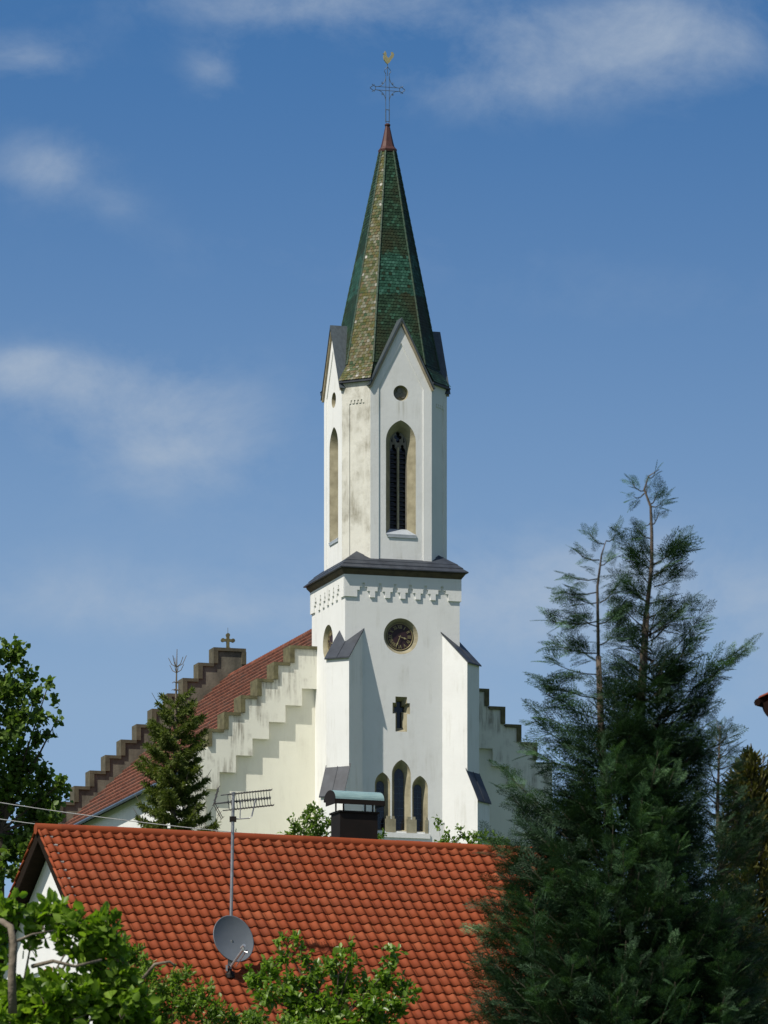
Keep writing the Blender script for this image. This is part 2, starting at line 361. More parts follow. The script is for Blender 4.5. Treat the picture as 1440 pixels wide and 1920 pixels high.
# ---- square tower
tb = MB(); tb.box(-A, A, -A, A, -2.5, 17.15)
tower = tb.build('tower_wall', [m_tower, m_reveal, m_dark], church)
cuts = []
CZ = fw(1193); CU = fu(751.7)
for k in (0, 1):
    mb = MB(); mb.loft([ring(circ(.90, CZ, cx=CU), -A - .02), ring(circ(.86, CZ, cx=CU), -A + .02), ring(circ(.68, CZ, cx=CU), -A + .24)], 1); cuts.append(mb.xf(ROT[k]))
lanc = []
for (x0, x1, ya) in ((702.5, 732, 1450), (734.5, 770.5, 1425), (772.5, 802.5, 1453.6)):
    uc = (fu(x0) + fu(x1)) / 2; hw = (fu(x1) - fu(x0)) / 2 - .015; za = fw(ya); zs = za - hw * 1.5
    lanc.append((uc, hw, za, zs)); z0 = fw(1559)
    mb = MB(); mb.loft([ring(arch(hw + .02, z0, zs, za + .03, cx=uc), -A - .03), ring(arch(hw, z0 + .01, zs, za, cx=uc), -A + .02), ring(arch(hw * .52, z0 + .12, zs, za - .36, cx=uc), -A + .40), ring(arch(hw * .52, z0 + .12, zs, za - .36, cx=uc), -A + .5)], 1, mi_end=2); cuts.append(mb)
def cross_pts(cx, hb, ha, z0, za0, za1, z1): return [(cx - hb, z0), (cx + hb, z0), (cx + hb, za0), (cx + ha, za0), (cx + ha, za1), (cx + hb, za1), (cx + hb, z1), (cx - hb, z1), (cx - hb, za1), (cx - ha, za1), (cx - ha, za0), (cx - hb, za0)]
xc = fu(752.3); XO = cross_pts(xc, .295, .445, fw(1372), fw(1338.5), fw(1318), fw(1306.5)); XI = cross_pts(xc, .13, .26, fw(1372) + .22, fw(1338.5) + .14, fw(1318) - .14, fw(1306.5) - .17)
mb = MB(); mb.loft([ring(XO, -A - .02), ring(XO, -A + .03), ring(XI, -A + .34), ring(XI, -A + .5)], 1, mi_end=2); cuts.append(mb)
cut(tower, cuts)
# small parts of the tower
for k in (0, 1):                                  # clocks
    ck = MB(); ck.loft([ring(circ(.675, CZ, cx=CU), -A + .20), ring(circ(.675, CZ, cx=CU), -A + .30)])
    clk = ck.xf(ROT[k]).build('clock', m_clock, church)
    rm = MB(); n = 40
    rm.loft([[(CU + (.655 + .028 * math.cos(t_)) * math.cos(a_), -A + .19 - .028 * math.sin(t_), CZ + (.655 + .028 * math.cos(t_)) * math.sin(a_)) for t_ in [2 * math.pi * q / 6 for q in range(6)]] for a_ in [2 * math.pi * q / n for q in range(n + 1)]], cap=False)
    rm.xf(ROT[k]).build('clock_rim', m_oldgold, clk, True)
    for h in range(1, 13):
        nm = MB(); ang = h * math.pi / 6
        def stroke(x0_, y0_, x1_, y1_, wd=.02):   # local: x across, y outward from the centre
            d = Vector((x1_ - x0_, y1_ - y0_)).normalized(); pz = Vector((-d.y, d.x)) * wd
            pts = []
            for (x_, y_) in ((x0_ + pz.x, y0_ + pz.y), (x0_ - pz.x, y0_ - pz.y), (x1_ - pz.x, y1_ - pz.y), (x1_ + pz.x, y1_ + pz.y)):
                pts.append((CU + x_ * math.cos(ang) + y_ * math.sin(ang), CZ - x_ * math.sin(ang) + y_ * math.cos(ang)))
            nm.prism(pts, -A + .172, -A + .198)
        s_ = ['I', 'II', 'III', 'IV', 'V', 'VI', 'VII', 'VIII', 'IX', 'X', 'XI', 'XII'][h - 1]
        wds = {'I': .055, 'V': .12, 'X': .12}; tot_w = sum(wds[c] for c in s_); x_ = -tot_w / 2
        for c in s_:
            a_, b_ = x_ + .014, x_ + wds[c] - .014; m_ = (a_ + b_) / 2
            if c == 'I': stroke(m_, .40, m_, .575, .017)
            elif c == 'V': stroke(a_, .575, m_, .40, .017); stroke(b_, .575, m_, .40, .011)
            else: stroke(a_, .40, b_, .575, .011); stroke(a_, .575, b_, .40, .017)
            x_ += wds[c]
        nm.xf(ROT[k]).build('numeral', m_oldgold, clk)
    for (ang, ln, wd) in ((R(107), .36, .05), (R(202), .55, .035)):
        hd = MB(); pts = [(-.07, .012), (ln * .55, .014), (ln * .68, wd), (ln * .80, .018), (ln, .004), (ln, -.004), (ln * .80, -.018), (ln * .68, -wd), (ln * .55, -.014), (-.07, -.012)]
        hd.prism([(CU + y_ * math.cos(ang) * -1 + x_ * math.sin(ang), CZ + x_ * math.cos(ang) + y_ * math.sin(ang)) for x_, y_ in pts], -A + .135 + (.015 if ln < .5 else 0), -A + .147 + (.015 if ln < .5 else 0))
        hd.xf(ROT[k]).build('clock_hand', m_gold, clk)
for i, (uc, hw, za, zs) in enumerate(lanc):       # lancet lights: leaded glass set in the splays
    z0 = fw(1559) + .12; zt = za - .37
    g = MB(); g.prism(arch(hw * .5, z0 + .01, zs, zt, cx=uc), -A + .44, -A + .46)
    gl = g.build('lancet_window', m_dark, church)
    bars = MB()
    for q in range(1, 8):
        zz = z0 + (zs - z0) * q / 7.5; bars.box(uc - hw * .49, uc + hw * .49, -A + .425, -A + .439, zz - .012, zz + .012)
    bars.box(uc - .012, uc + .012, -A + .422, -A + .438, z0, zs); bars.build('glazing_bar', m_iron, gl)
for (ua, ub) in ((fu(700.5), fu(705)), (fu(723), fu(742)), (fu(762), fu(781)), (fu(797), fu(803))):
    pl = MB(); pl.box(ua, ub, -A - .02, -A + .3, fw(1561), fw(1536)); pl.box(ua + .06, ub - .06, -A - .0, -A + .26, fw(1536), fw(1536) + .14)
    pl.build('mullion_base', m_reveal, church)
sl = MB(); sl.box(fu(694), fu(806), -A - .06, -A - .003, fw(1571), fw(1562)); sl.build('window_sill', m_tower, church)
# corbel frieze, cornice
def stepline(cols, top, v0, v1):
    m_ = MB(); low = []
    for a_, b_, z_ in cols: low += [(a_, z_), (b_, z_)]
    m_.prism([(cols[0][0], top), ] + low + [(cols[-1][1], top)], v0, v1); return m_
cols = [(-A - .07, -2.33, 15.97)]; prev = -2.33
for t_ in (-1.55, -.775, 0, .775, 1.55):
    a_, b_ = prev, t_ - .13
    if prev == -2.33: cols += [(a_, a_ + .13, 16.30)]; a0 = a_ + .13
    else: cols += [(a_, a_ + .13, 16.27)]; a0 = a_ + .13
    b0 = t_ - .26; mid = (a0 + b0) / 2
    cols += [(a0, mid - .07, 16.47), (mid - .07, mid + .07, 16.66), (mid + .07, b0, 16.47), (b0, t_ - .13, 16.27), (t_ - .13, t_ + .13, 15.97)]; prev = t_ + .13
a0 = prev + .13; mid = (a0 + 2.2) / 2
cols += [(prev, a0, 16.27), (a0, mid - .07, 16.47), (mid - .07, mid + .07, 16.66), (mid + .07, 2.2, 16.47), (2.2, 2.33, 16.30), (2.33, A + .07, 15.97)]
for k in range(4):
    c_ = [(max(-A - (.07 if k in (0, 3) else -.003), a), min(A + (.07 if k in (0, 3) else -.003), b), z) for a, b, z in cols]
    stepline(c_, 17.05, -A - .07, -A + .05).xf(ROT[k]).build('corbel_frieze', m_tower, church)
def sq(h, z): return [(-h, -h, z), (h, -h, z), (h, h, z), (-h, h, z)]
mb = MB(); mb.loft([sq(A - .2, 17.02), sq(A + .05, 17.02), sq(A + .10, 17.10), sq(A + .22, 17.26), sq(A + .22, 17.36), sq(A - .2, 17.36)]); mb.build('cornice', m_fascia, church)
mb = MB()
for H0, z_, H1, z1_ in ((3.28, 17.34, 2.9, 17.64), (3.07, 17.55, 2.7, 17.86), (2.86, 17.75, 1.2, 18.95)):
    mb.loft([sq(H0 - .5, z_), sq(H0, z_), sq(H0, z_ + .05), sq(H1, z1_ + .05)])
mb.build('cornice_roof', m_slate, church)

# ---- corner buttresses
def buttress(sx):
    d = Vector((sx, -1, 0)).normalized(); n_ = Vector((1, sx, 0)).normalized() if sx < 0 else Vector((1, 1, 0)).normalized()
    n_ = Vector((-d.y, d.x, 0)); c0 = Vector((sx * A, -A, 0))
    P = lambda q, s_, z_: c0 + d * q + n_ * s_ + Vector((0, 0, z_))
    hw = .63; q1, q2 = .75, 1.32; zt = fw(1240, -A, -A - .5); zl0 = fw(1493, -A, -A - .9); zl1 = fw(1438, -A, -A - .5)
    slope = 1.03; zt = fw(1203, -A, -A) - .09 - slope * q1
    b = MB()
    def block(qo, z0_, zo, hw_=hw):               # sloped top falling outward
        qi = -1.2
        zi = zo + slope * (qo - qi)
        b.loft([[P(qi, -hw_, z0_), P(qo, -hw_, z0_), P(qo, -hw_, zo), P(qi, -hw_, zi)], [P(qi, hw_, z0_), P(qo, hw_, z0_), P(qo, hw_, zo), P(qi, hw_, zi)]])
    block(q1, zl0 - 1.0, zt)
    b.loft([[P(-.5, -hw - .003, -2.5), P(q2, -hw - .003, -2.5), P(q2, -hw - .003, zl0), P(q1 - .02, -hw - .003, zl1), P(-.5, -hw - .003, zl1)], [P(-.5, hw + .003, -2.5), P(q2, hw + .003, -2.5), P(q2, hw + .003, zl0), P(q1 - .02, hw + .003, zl1), P(-.5, hw + .003, zl1)]])
    bo = b.build('buttress', m_tower, church)
    for (qa, za, qb, zb) in ((-1.15, zt + slope * (q1 + 1.15), q1 + .10, zt - slope * .10), (q1 - .06, zl1 + .03, q2 + .08, zl0 - .10)):
        c = MB(); h2 = hw + .06; t_ = .07
        if qa < 0:
            # keep the sheet outside the tower: it dies into both wall faces
            c.loft([[P(qa, -h2, za + .02), P(qb, -h2, zb + .02), P(qb, -h2, zb + .02 + t_), P(qa, -h2, za + .02 + t_)], [P(qa, h2, za + .02), P(qb, h2, zb + .02), P(qb, h2, zb + .02 + t_), P(qa, h2, za + .02 + t_)]])
            seam = (P(-.02, 0, za + (zb - za) * (-.02 - qa) / (qb - qa) + .095), P(qb, 0, zb + .095))
        else:
            c.loft([[P(qa, -h2, za + .02), P(qb, -h2, zb + .02), P(qb, -h2, zb + .02 + t_), P(qa, -h2, za + .02 + t_)], [P(qa, h2, za + .02), P(qb, h2, zb + .02), P(qb, h2, zb + .02 + t_), P(qa, h2, za + .02 + t_)]])
            seam = (P(qa, 0, za + .095), P(qb, 0, zb + .095))
        c.tube(seam, .022, 4)
        c.build('buttress_cap', m_slate, bo)
buttress(-1); buttress(1)

# ---- octagonal belfry
HB, HM = 2.65, 1.55
def octo(h, m_, z): return [(-m_, -h, z), (m_, -h, z), (h, -m_, z), (h, m_, z), (m_, h, z), (-m_, h, z), (-h, m_, z), (-h, -m_, z)]
ZE, ZG, ZO = 26.45, 29.50, 17.6
mb = MB(); b0 = octo(HB, HM, ZO); e0 = octo(HB, HM, ZE)
vs = b0 + e0 + [(0, -HB, ZG), (HB, 0, ZG), (0, HB, ZG), (-HB, 0, ZG), (0, 0, ZG - .3)]
fs = [tuple(range(8))]
mis = [0]
for i in range(8):
    j = (i + 1) % 8
    if i % 2 == 0: fs.append((i, j, 8 + j, 16 + i // 2, 8 + i)); fs += [(8 + i, 16 + i // 2, 20), (16 + i // 2, 8 + j, 20)]; mis += [0, 0, 0]
    else: fs.append((i, j, 8 + j, 8 + i)); fs.append((8 + i, 8 + j, 20)); mis += [3 if i == 7 else 0, 0]
for f_, mi_ in zip(fs, mis): mb.f.append(list(f_)); mb.m.append(mi_)
mb.v = vs
belfry = mb.build('belfry_wall', [m_tower, m_reveal, m_dark, m_dirty], church)
cuts = []
WC = fu(751.3, -HB); WH = (fu(779, -HB) - fu(723.6, -HB)) / 2
wz0, wzs, wza = fw(1003, 0, -HB), fw(828, 0, -HB), fw(788.4, 0, -HB); ihw = WH - .31
OZ = fw(737, 0, -HB)
for k in range(4):
    mb = MB(); inn = arch(ihw, wz0 + .34, wzs, wza - .42)
    mb.loft([ring(arch(WH + .02, wz0 - .02, wzs, wza + .03), -HB - .02), ring(arch(WH, wz0, wzs, wza), -HB + .02), ring(inn, -HB + .45), ring(inn, -HB + .75)], 1, mi_end=2); cuts.append(mb.xf(ROT[k]))
    mb = MB(); mb.loft([ring(circ(.385, OZ), -HB - .02), ring(circ(.375, OZ), -HB + .02), ring(circ(.33, OZ), -HB + .22)], 1); cuts.append(mb.xf(ROT[k]))
cut(belfry, cuts)
for k in range(4):
    inn = arch(ihw - .004, wz0 + .345, wzs, wza - .425)
    tr = MB(); tr.prism(inn, -HB + .50, -HB + .58)
    to = tr.build('belfry_window', [m_tracery], church); cc = []
    q = ihw / 2 - .03
    for sx in (-1, 1):
        c = MB(); c.prism(arch(q - .02, wz0 + .30, wzs - .42, wzs - .16, 6, cx=sx * (q + .035)), -HB + .3, -HB + .8); cc.append(c)
        c = MB(); c.prism(circ(.085, wzs - .14, 12, sx * (q + .035)), -HB + .3, -HB + .8); cc.append(c)
        c = MB(); c.prism([(sx * .27, wzs + .02), (sx * .36, wzs + .10), (sx * .28, wzs + .36)], -HB + .3, -HB + .8); cc.append(c)
    zq = wzs + .30
    for dx, dz, r_ in ((0, 0, .14), (0, .17, .10), (0, -.17, .10), (.11, 0, .09), (-.11, 0, .09)):
        c = MB(); c.prism(circ(r_, zq + dz, 14, dx), -HB + .3, -HB + .8); cc.append(c)
    cut(to, cc)
    to.data.transform(ROT[k])
    lv = MB(); nl = 17
    for i in range(nl):
        zz = wz0 + .42 + (wzs - .45 - wz0 - .42) * i / (nl - 1)
        lv.loft([[(-ihw + .01, -HB + .60, zz - .05), (ihw - .01, -HB + .60, zz - .05), (ihw - .01, -HB + .60, zz - .03), (-ihw + .01, -HB + .60, zz - .03)],
                 [(-ihw + .01, -HB + .73, zz + .09), (ihw - .01, -HB + .73, zz + .09), (ihw - .01, -HB + .73, zz + .11), (-ihw + .01, -HB + .73, zz + .11)]])
    lv.xf(ROT[k]).build('louvre', m_louvre, to)
    ml = MB(); ml.box(-.045, .045, -HB + .44, -HB + .515, wz0 + .33, wzs - .2); ml.xf(ROT[k]).build('mullion', m_reveal, to)
    si = MB(); si.loft([[(-WH - .02, -HB - .05, wz0 - .03), (WH + .02, -HB - .05, wz0 - .03), (WH + .02, -HB - .05, wz0 + .02), (-WH - .02, -HB - .05, wz0 + .02)],
                        [(-ihw, -HB + .46, wz0 + .30), (ihw, -HB + .46, wz0 + .30), (ihw, -HB + .46, wz0 + .355), (-ihw, -HB + .46, wz0 + .355)]])
    si.box(-WH + .08, WH + .02, -HB - .05, -HB - .003, wz0 - .14, wz0 - .035)
    si.xf(ROT[k]).build('window_sill', m_sill, church)
    oc = MB()
    for an in (90, 210, 330):
        oc.loft([ring(circ(.135, OZ + .155 * math.sin(R(an)), 16, .155 * math.cos(R(an))), -HB + .16), ring(circ(.16, OZ + .155 * math.sin(R(an)), 16, .155 * math.cos(R(an))), -HB + .225)])
    oc.xf(ROT[k]).build('oculus_tracery', m_tracery, church)
    # raised corner strips on the main faces and corbel-headed strips on the chamfers
    st = MB()
    for a_, b_ in ((-HM - .018, -1.14), (1.14, HM + .018)): st.box(a_, b_, -HB - .045, -HB + .02, ZO + .05, 26.35)
    zA = 26.35; st.prism([(-1.565, zA), (-1.14, zA), (0, 28.55), (1.14, zA), (1.565, zA), (0, 29.38)], -HB - .045, -HB + .02)
    st.xf(ROT[k]).build('corner_strip', m_tower, church)
    ch = MB(); dd = (HB + HM) / math.sqrt(2); hwc = (HB - HM) / math.sqrt(2)
    zt_ = fw(757, -2, -2); cl = [(-hwc - .018, -hwc + .40, ZO + .05), (-hwc + .40, -hwc + .47, zt_)]
    for i in range(4):
        a_ = -hwc + .47 + i * .19; cl += [(a_, a_ + .075, zt_ + .16), (a_ + .075, a_ + .19, zt_)]
    x_end = cl[-1][1]; cl += [(x_end, hwc + .018, ZO + .05)] if x_end > hwc - .42 else [(x_end, hwc - .40, zt_ + .1), (hwc - .40, hwc + .018, ZO + .05)]
    m2 = stepline(cl, 26.7, -dd - .04, -dd + .02); m2.xf(ROT[k] @ Matrix.Rotation(R(-45), 4, 'Z')).build('corner_strip', m_dirty if k == 0 else m_tower, church)
    # steep gable roof over each main face
    ga = MB()
    th_ = .16; ap = 29.78; hb_ = 1.72; zb_ = 26.38
    def chev(off, t_): return [(-hb_, zb_ - off), (-hb_ + t_, zb_ - off), (0, ap - off - t_ * 1.9), (hb_ - t_, zb_ - off), (hb_, zb_ - off), (0, ap - off)]
    ga.prism(chev(0, .085), -HB - .19, -1.0)
    gr = ga.xf(ROT[k]).build('gable_roof', m_zinc, church)
    gb = MB(); gb.prism([(x * .955, z - .10) for x, z in chev(0, .11)], -HB - .15, -HB + .3); gb.xf(ROT[k]).build('verge_board', m_verge, gr)

# ---- spire
LEAN = Vector((.13, .04, 0))
def sp_h(z): return np.interp(z, [26.0, 27.6, 29.7, 31.8, 38.62], [2.66, 2.37, 1.98, 1.60, .335])
def sp_ring(z, inset=0):
    h = sp_h(z) - inset; m_ = h * .56; k = max(0, (z - 27) / 12)
    return [Vector(p) + LEAN * k for p in octo(h, m_, z)]
core = MB(); core.loft([[tuple(p) for p in sp_ring(z, .03)] for z in (26.9, 29.7, 31.8, 38.6)]); 
spire = core.build('spire', m_glaze, church)
def tile_face(rings, width=.165, exp=.15):
    V = []; Q = []
    for (A0, B0), (A1, B1) in zip(rings, rings[1:]):
        A0, B0, A1, B1 = map(Vector, (A0, B0, A1, B1))
        nr = (B0 - A0).cross((A1 + B1) / 2 - (A0 + B0) / 2).normalized()
        Lh = ((A1 + B1) / 2 - (A0 + B0) / 2).length; rows = max(1, round(Lh / exp))
        for r_ in range(rows):
            t0, t1 = r_ / rows, min(1, (r_ + 1.12) / rows)
            wl = (A0.lerp(A1, t0) - B0.lerp(B1, t0)).length; n_ = max(1, round(wl / width))
            cuts_ = [0.0] + [(i + (.5 if r_ % 2 else 0)) / n_ for i in range(1 if not r_ % 2 else 0, n_)] + [1.0]
            for s0, s1 in zip(cuts_, cuts_[1:]):
                o = len(V); lift = .022 + random.uniform(-.006, .008)
                P = lambda s_, t_: A0.lerp(A1, t_).lerp(B0.lerp(B1, t_), s_)
                g = (s1 - s0) * .03
                m0, m1 = s0 + (s1 - s0) * .22, s1 - (s1 - s0) * .22
                dz = (t1 - t0) * .18
                V += [P(s0 + g, t0 + dz) + nr * lift, P(m0, t0) + nr * lift, P(m1, t0) + nr * lift, P(s1 - g, t0 + dz) + nr * lift, P(s1 - g, t1) + nr * .002, P(s0 + g, t1) + nr * .002]
                Q += [(o, o + 1, o + 2, o + 3), (o, o + 3, o + 4, o + 5)]
    return V, Q
Vm, Qm, Vg, Qg = [], [], [], []
zs_ = [27.6, 29.7, 31.8, 38.6]
rr_ = [sp_ring(z) for z in zs_]
for i in range(8):
    j = (i + 1) % 8
    rg = [(r_[i], r_[j]) for r_ in rr_]
    if i % 2 == 1:
        a_, b_ = Vector(octo(HB, HM, 26.72)[i]), Vector(octo(HB, HM, 26.72)[j]); o_ = (a_ + b_); o_.z = 0; o_ = o_.normalized() * .22; ed = (b_ - a_).normalized() * .12
        rg = [(a_ + o_ - ed, b_ + o_ + ed)] + rg
    V, Q = tile_face(rg)
    if i == 7: Qm += [tuple(x + len(Vm) for x in q) for q in Q]; Vm += V
    else: Qg += [tuple(x + len(Vg) for x in q) for q in Q]; Vg += V
np_mesh('spire_tiles', Vg, Qg, m_glaze, spire)
np_mesh('mossy_tiles', Vm, Qm, m_moss, spire)['label'] = 'lichen covered tiles on the sunny corner side of the spire'
for i in (1, 3, 5, 7):                             # dark eaves board below the chamfer tiles
    ev = MB(); a_, b_ = (Vector(octo(HB, HM, 26.70)[q]) for q in (i, (i + 1) % 8)); o_ = a_ + b_; o_.z = 0; o_ = o_.normalized()
    ed = (b_ - a_).normalized() * .12; dn_ = Vector((0, 0, -.09))
    ev.loft([[a_ - ed - o_ * .1, a_ - ed + o_ * .20, a_ - ed + o_ * .20 + dn_, a_ - ed - o_ * .1 + dn_], [b_ + ed - o_ * .1, b_ + ed + o_ * .20, b_ + ed + o_ * .20 + dn_, b_ + ed - o_ * .1 + dn_]])
    ev.build('eaves_board', m_slate, spire)
for i in range(8):
    hp = MB(); pts = [r_[i] for r_ in rr_]
    for p0, p1 in zip(pts, pts[1:]):
        n_ = max(1, round((p1 - p0).length / .36))
        for q in range(n_): hp.tube([p0.lerp(p1, q / n_), p0.lerp(p1, (q + 1.08) / n_)], .066, 6, .050)
    hp.build('hip_tiles', m_hip, spire)
tipo = LEAN * ((38.6 - 27) / 12)
mb = MB(); mb.loft([[(x + tipo.x, y + tipo.y, z) for x, y, z in octo(h, h * .56, zz)] for h, zz in ((.40, 38.48), (.42, 38.60), (.31, 38.75), (.25, 39.0), (.10, 39.78), (.10, 39.84))])
mb.lathe((tipo.x, tipo.y, 39.78), [(.06, 0), (.14, .02), (.15, .08), (.09, .13), (.03, .15)], 12)
mb.build('spire_cap', m_copper, church, False)
# wrought iron cross
fx = MB(); ox, oy, z0 = tipo.x, tipo.y, 39.88; zc = fw(166, 0, 0); ztop = fw(128, 0, 0)
L3 = lambda x, z: (ox + x, oy, z)
for sx in (-1, 1):
    fx.tube([L3(sx * .045, z0), L3(sx * .09, z0 + .12), L3(sx * .09, ztop - .22)], .018, 5)
    fx.tube([L3(sx * .09, z0 + .12), L3(sx * .09, z0 + .74)], .028, 5)
fx.tube([L3(-.1, z0 + .72), L3(.1, z0 + .72)], .022, 5); fx.tube([L3(-.1, z0 + .14), L3(.1, z0 + .14)], .02, 5)
fx.tube([L3(0, ztop - .35), L3(0, ztop + .22)], .02, 5)
for s_ in (-1, 1):
    fx.tube([L3(-.66, zc + s_ * .085), L3(.66, zc + s_ * .085)], .018, 5)
for sx in (-1, 1):
    fx.tube([L3(sx * .62, zc - .1), L3(sx * .62, zc + .1)], .018, 5)
    for s_ in (-1, 1):                             # split scrolled ends
        fx.tube([L3(sx * .62, zc + s_ * .085), L3(sx * .74, zc + s_ * .13), L3(sx * .80, zc + s_ * .19)], .02, 5)
        fx.tube([L3(sx * .74, zc + s_ * .12), L3(sx * .90, zc + s_ * .01)], .02, 5)
        fx.tube([L3(sx * .68, zc + s_ * .1), L3(sx * .70, zc + s_ * .2)], .018, 5)
        # curved brace between stem and arm with a leaf tuft
        arc = [L3(sx * (.09 + .45 * (1 - math.cos(a))), zc + s_ * (.085 + .55 * (1 - math.sin(a)))) for a in [math.pi / 2 * q / 6 for q in range(7)]]
        fx.tube(arc, .017, 5)
        mx_, mz_ = .09 + .45 * (1 - math.cos(.8)), .085 + .55 * (1 - math.sin(.8))
        for dx, dz in ((.11, .02), (.02, .11), (.09, .09)): fx.tube([L3(sx * mx_, zc + s_ * mz_), L3(sx * (mx_ + dx), zc + s_ * (mz_ + dz))], .02, 5, .008)
for sx in (-1, 1):
    fx.tube([L3(sx * .09, ztop - .25), L3(sx * .17, ztop - .14), L3(sx * .13, ztop - .05), L3(0, ztop + .10)], .018, 5)
fx.build('finial_cross', m_iron, church)
rc = MB(); wz = fw(119.5, 0, 0)
rp = [(0, 0), (.10, .08), (.20, .24), (.30, .36), (.33, .50), (.26, .60), (.18, .60), (.21, .50), (.14, .40), (.06, .30), (-.01, .33), (-.07, .42), (-.06, .52), (-.10, .57), (-.13, .64), (-.17, .55), (-.25, .49), (-.18, .47), (-.22, .36), (-.20, .22), (-.10, .08)]
rc.prism([(ox + x, wz + z) for x, z in rp], oy - .05, oy + .05); rc.build('weathercock', m_gold, church)

# ---- nave
VG = 2.07                                           # front plane of the west gable band
SW, SH = .846, .86                                  # gable step width and height
u_c, z_c = -4.28, 49.15 - ZB
EU = 9.36
def steps(kmax, u0, z0_, half):                     # stepped outline, left foot over the top to the right foot
    left = [(-half, -2.5), (-half, z0_ - SH * (kmax + 1))]
    for k in range(kmax, -1, -1): left += [(u0 - SW * k, z0_ - SH * (k + 1)), (u0 - SW * k, z0_ - SH * k)]
    return left + [(-x, z) for x, z in left[::-1]]
W_ = steps(5, u_c, z_c, EU)
g = MB(); g.prism(W_, VG + .29, VG + 1.15)
wg = g.build('stepped_gable', m_gable, church)
# raised stepped band (front layer), its lower edge echoing the steps
band = MB()
def low_z(u):                                        # bottom of the band at |u|
    u = -abs(u); k = math.floor((u_c + .59 - u) / SW + 1e-6) + 1
    ue = u_c + .59 - SW * k
    return z_c - SH * k - 2.0
def top_z(u):
    u = -abs(u); k = max(0, math.ceil((u_c - u) / SW - 1e-6)); return z_c - SH * k
brk = sorted(set([-EU, -EU + .75, -A - .0] + [u_c - SW * k for k in range(0, 7)] + [u_c + .59 - SW * k for k in range(-1, 7)]))
brk = [b for b in brk if -EU <= b <= -A]
upper = []; lower = []
for a_, b_ in zip(brk, brk[1:]):
    m_ = (a_ + b_) / 2; tz = top_z(m_); lz = low_z(m_) if a_ >= -EU + .74 else -2.5
    upper += [(a_, tz), (b_, tz)]; lower += [(a_, lz), (b_, lz)]
poly = lower + upper[::-1]
def dedupe(p):
    o_ = []
    for q in p:
        if not o_ or abs(q[0] - o_[-1][0]) + abs(q[1] - o_[-1][1]) > 1e-6: o_.append(q)
    return o_
poly = dedupe(poly)
band.prism(poly, VG, VG + .287); band.prism([(-x, z) for x, z in poly][::-1], VG, VG + .287)
band.build('gable_band', m_band, wg)
def coping(kmin, kmax, u0, z0_, v0, v1, mat_, par, inner, wtop=.15, wside=.19):
    for sx in (-1, 1):
        cp = MB()
        for k in range(kmin, kmax + 1):
            uu = u0 - SW * k; zz = z0_ - SH * k
            x1_ = inner if k == 0 else uu + SW - .043
            a_, b_ = sorted((sx * -(uu - .04), sx * -x1_))
            cp.box(a_, b_, v0, v1, zz - .05, zz + wtop - .05)                                    # top slab
            if k == 0 or True:
                a_, b_ = sorted((sx * -(uu - .040), sx * -(uu + wside)))
                cp.box(a_, b_, v0 + .003, v0 + .14, zz - SH + wtop - .047, zz - .053)            # front edge of the riser
            a_, b_ = sorted((sx * -(uu - .038), sx * -(uu + .05)))
            cp.box(a_, b_, v0 + .143, v1 - .003, zz - SH + wtop - .047, zz - .053)
        cp.build('coping', mat_, par)
coping(0, 5, u_c, z_c, VG - .11, VG + 1.2, m_cope, wg, -A + .1)
# top slab pieces nearest the tower
# east gable
VE = 29.0
ue, ze = -.86, 53.15 - ZB
Eo = [(-EU - .2, -2.5)]
for k in range(10, -1, -1):
    uu = ue - SW * 1.012 * k; zz = ze - SH * k; Eo += [(uu, zz - SH), (uu, zz)]
Eo[1] = (Eo[1][0], Eo[1][1]); Eo[0] = (Eo[1][0], -2.5)
Eo = Eo + [(-x, z) for x, z in Eo[::-1]]
g = MB(); g.prism(dedupe(Eo), VE + .10, VE + .9); eg = g.build('stepped_gable', m_stone, church)
for sx in (-1, 1):
    cp = MB()
    for k in range(0, 11):
        uu = ue - SW * 1.012 * k; zz = ze - SH * k
        x1_ = uu + (SW * 1.012 if k else .86 * 2 if sx < 0 else 0) + (.03 if k == 0 else -.03)
        if not (k == 0 and sx > 0):
            a_, b_ = sorted((sx * -(uu - .05), sx * -x1_)); cp.box(a_, b_, VE, VE + 1.0, zz - .003, zz + .17)
        a_, b_ = sorted((sx * -(uu - .05), sx * -(uu + .2))); cp.box(a_, b_, VE + .002, VE + .997, zz - SH + .175, zz - .006)
    cp.build('coping', m_cope2, eg)
sc = MB(); zc_ = ze + .17
sc.box(-.11, .11, VE + .32, VE + .58, zc_, zc_ + .08); sc.box(-.075, .075, VE + .37, VE + .53, zc_ + .08, zc_ + .72)
sc.box(-.27, -.078, VE + .375, VE + .525, zc_ + .40, zc_ + .54); sc.box(.078, .27, VE + .375, VE + .525, zc_ + .40, zc_ + .54)
for dx, dz in ((-.28, .47), (.28, .47), (0, .75)): sc.loft([ring(circ(.11, zc_ + dz, 10, dx), VE + .38), ring(circ(.11, zc_ + dz, 10, dx), VE + .52)])
sc.tube([(0, VE + .45, zc_ + .7), (0, VE + .45, zc_ + 1.15)], .012, 5)
sc.build('stone_cross', m_cope, church)
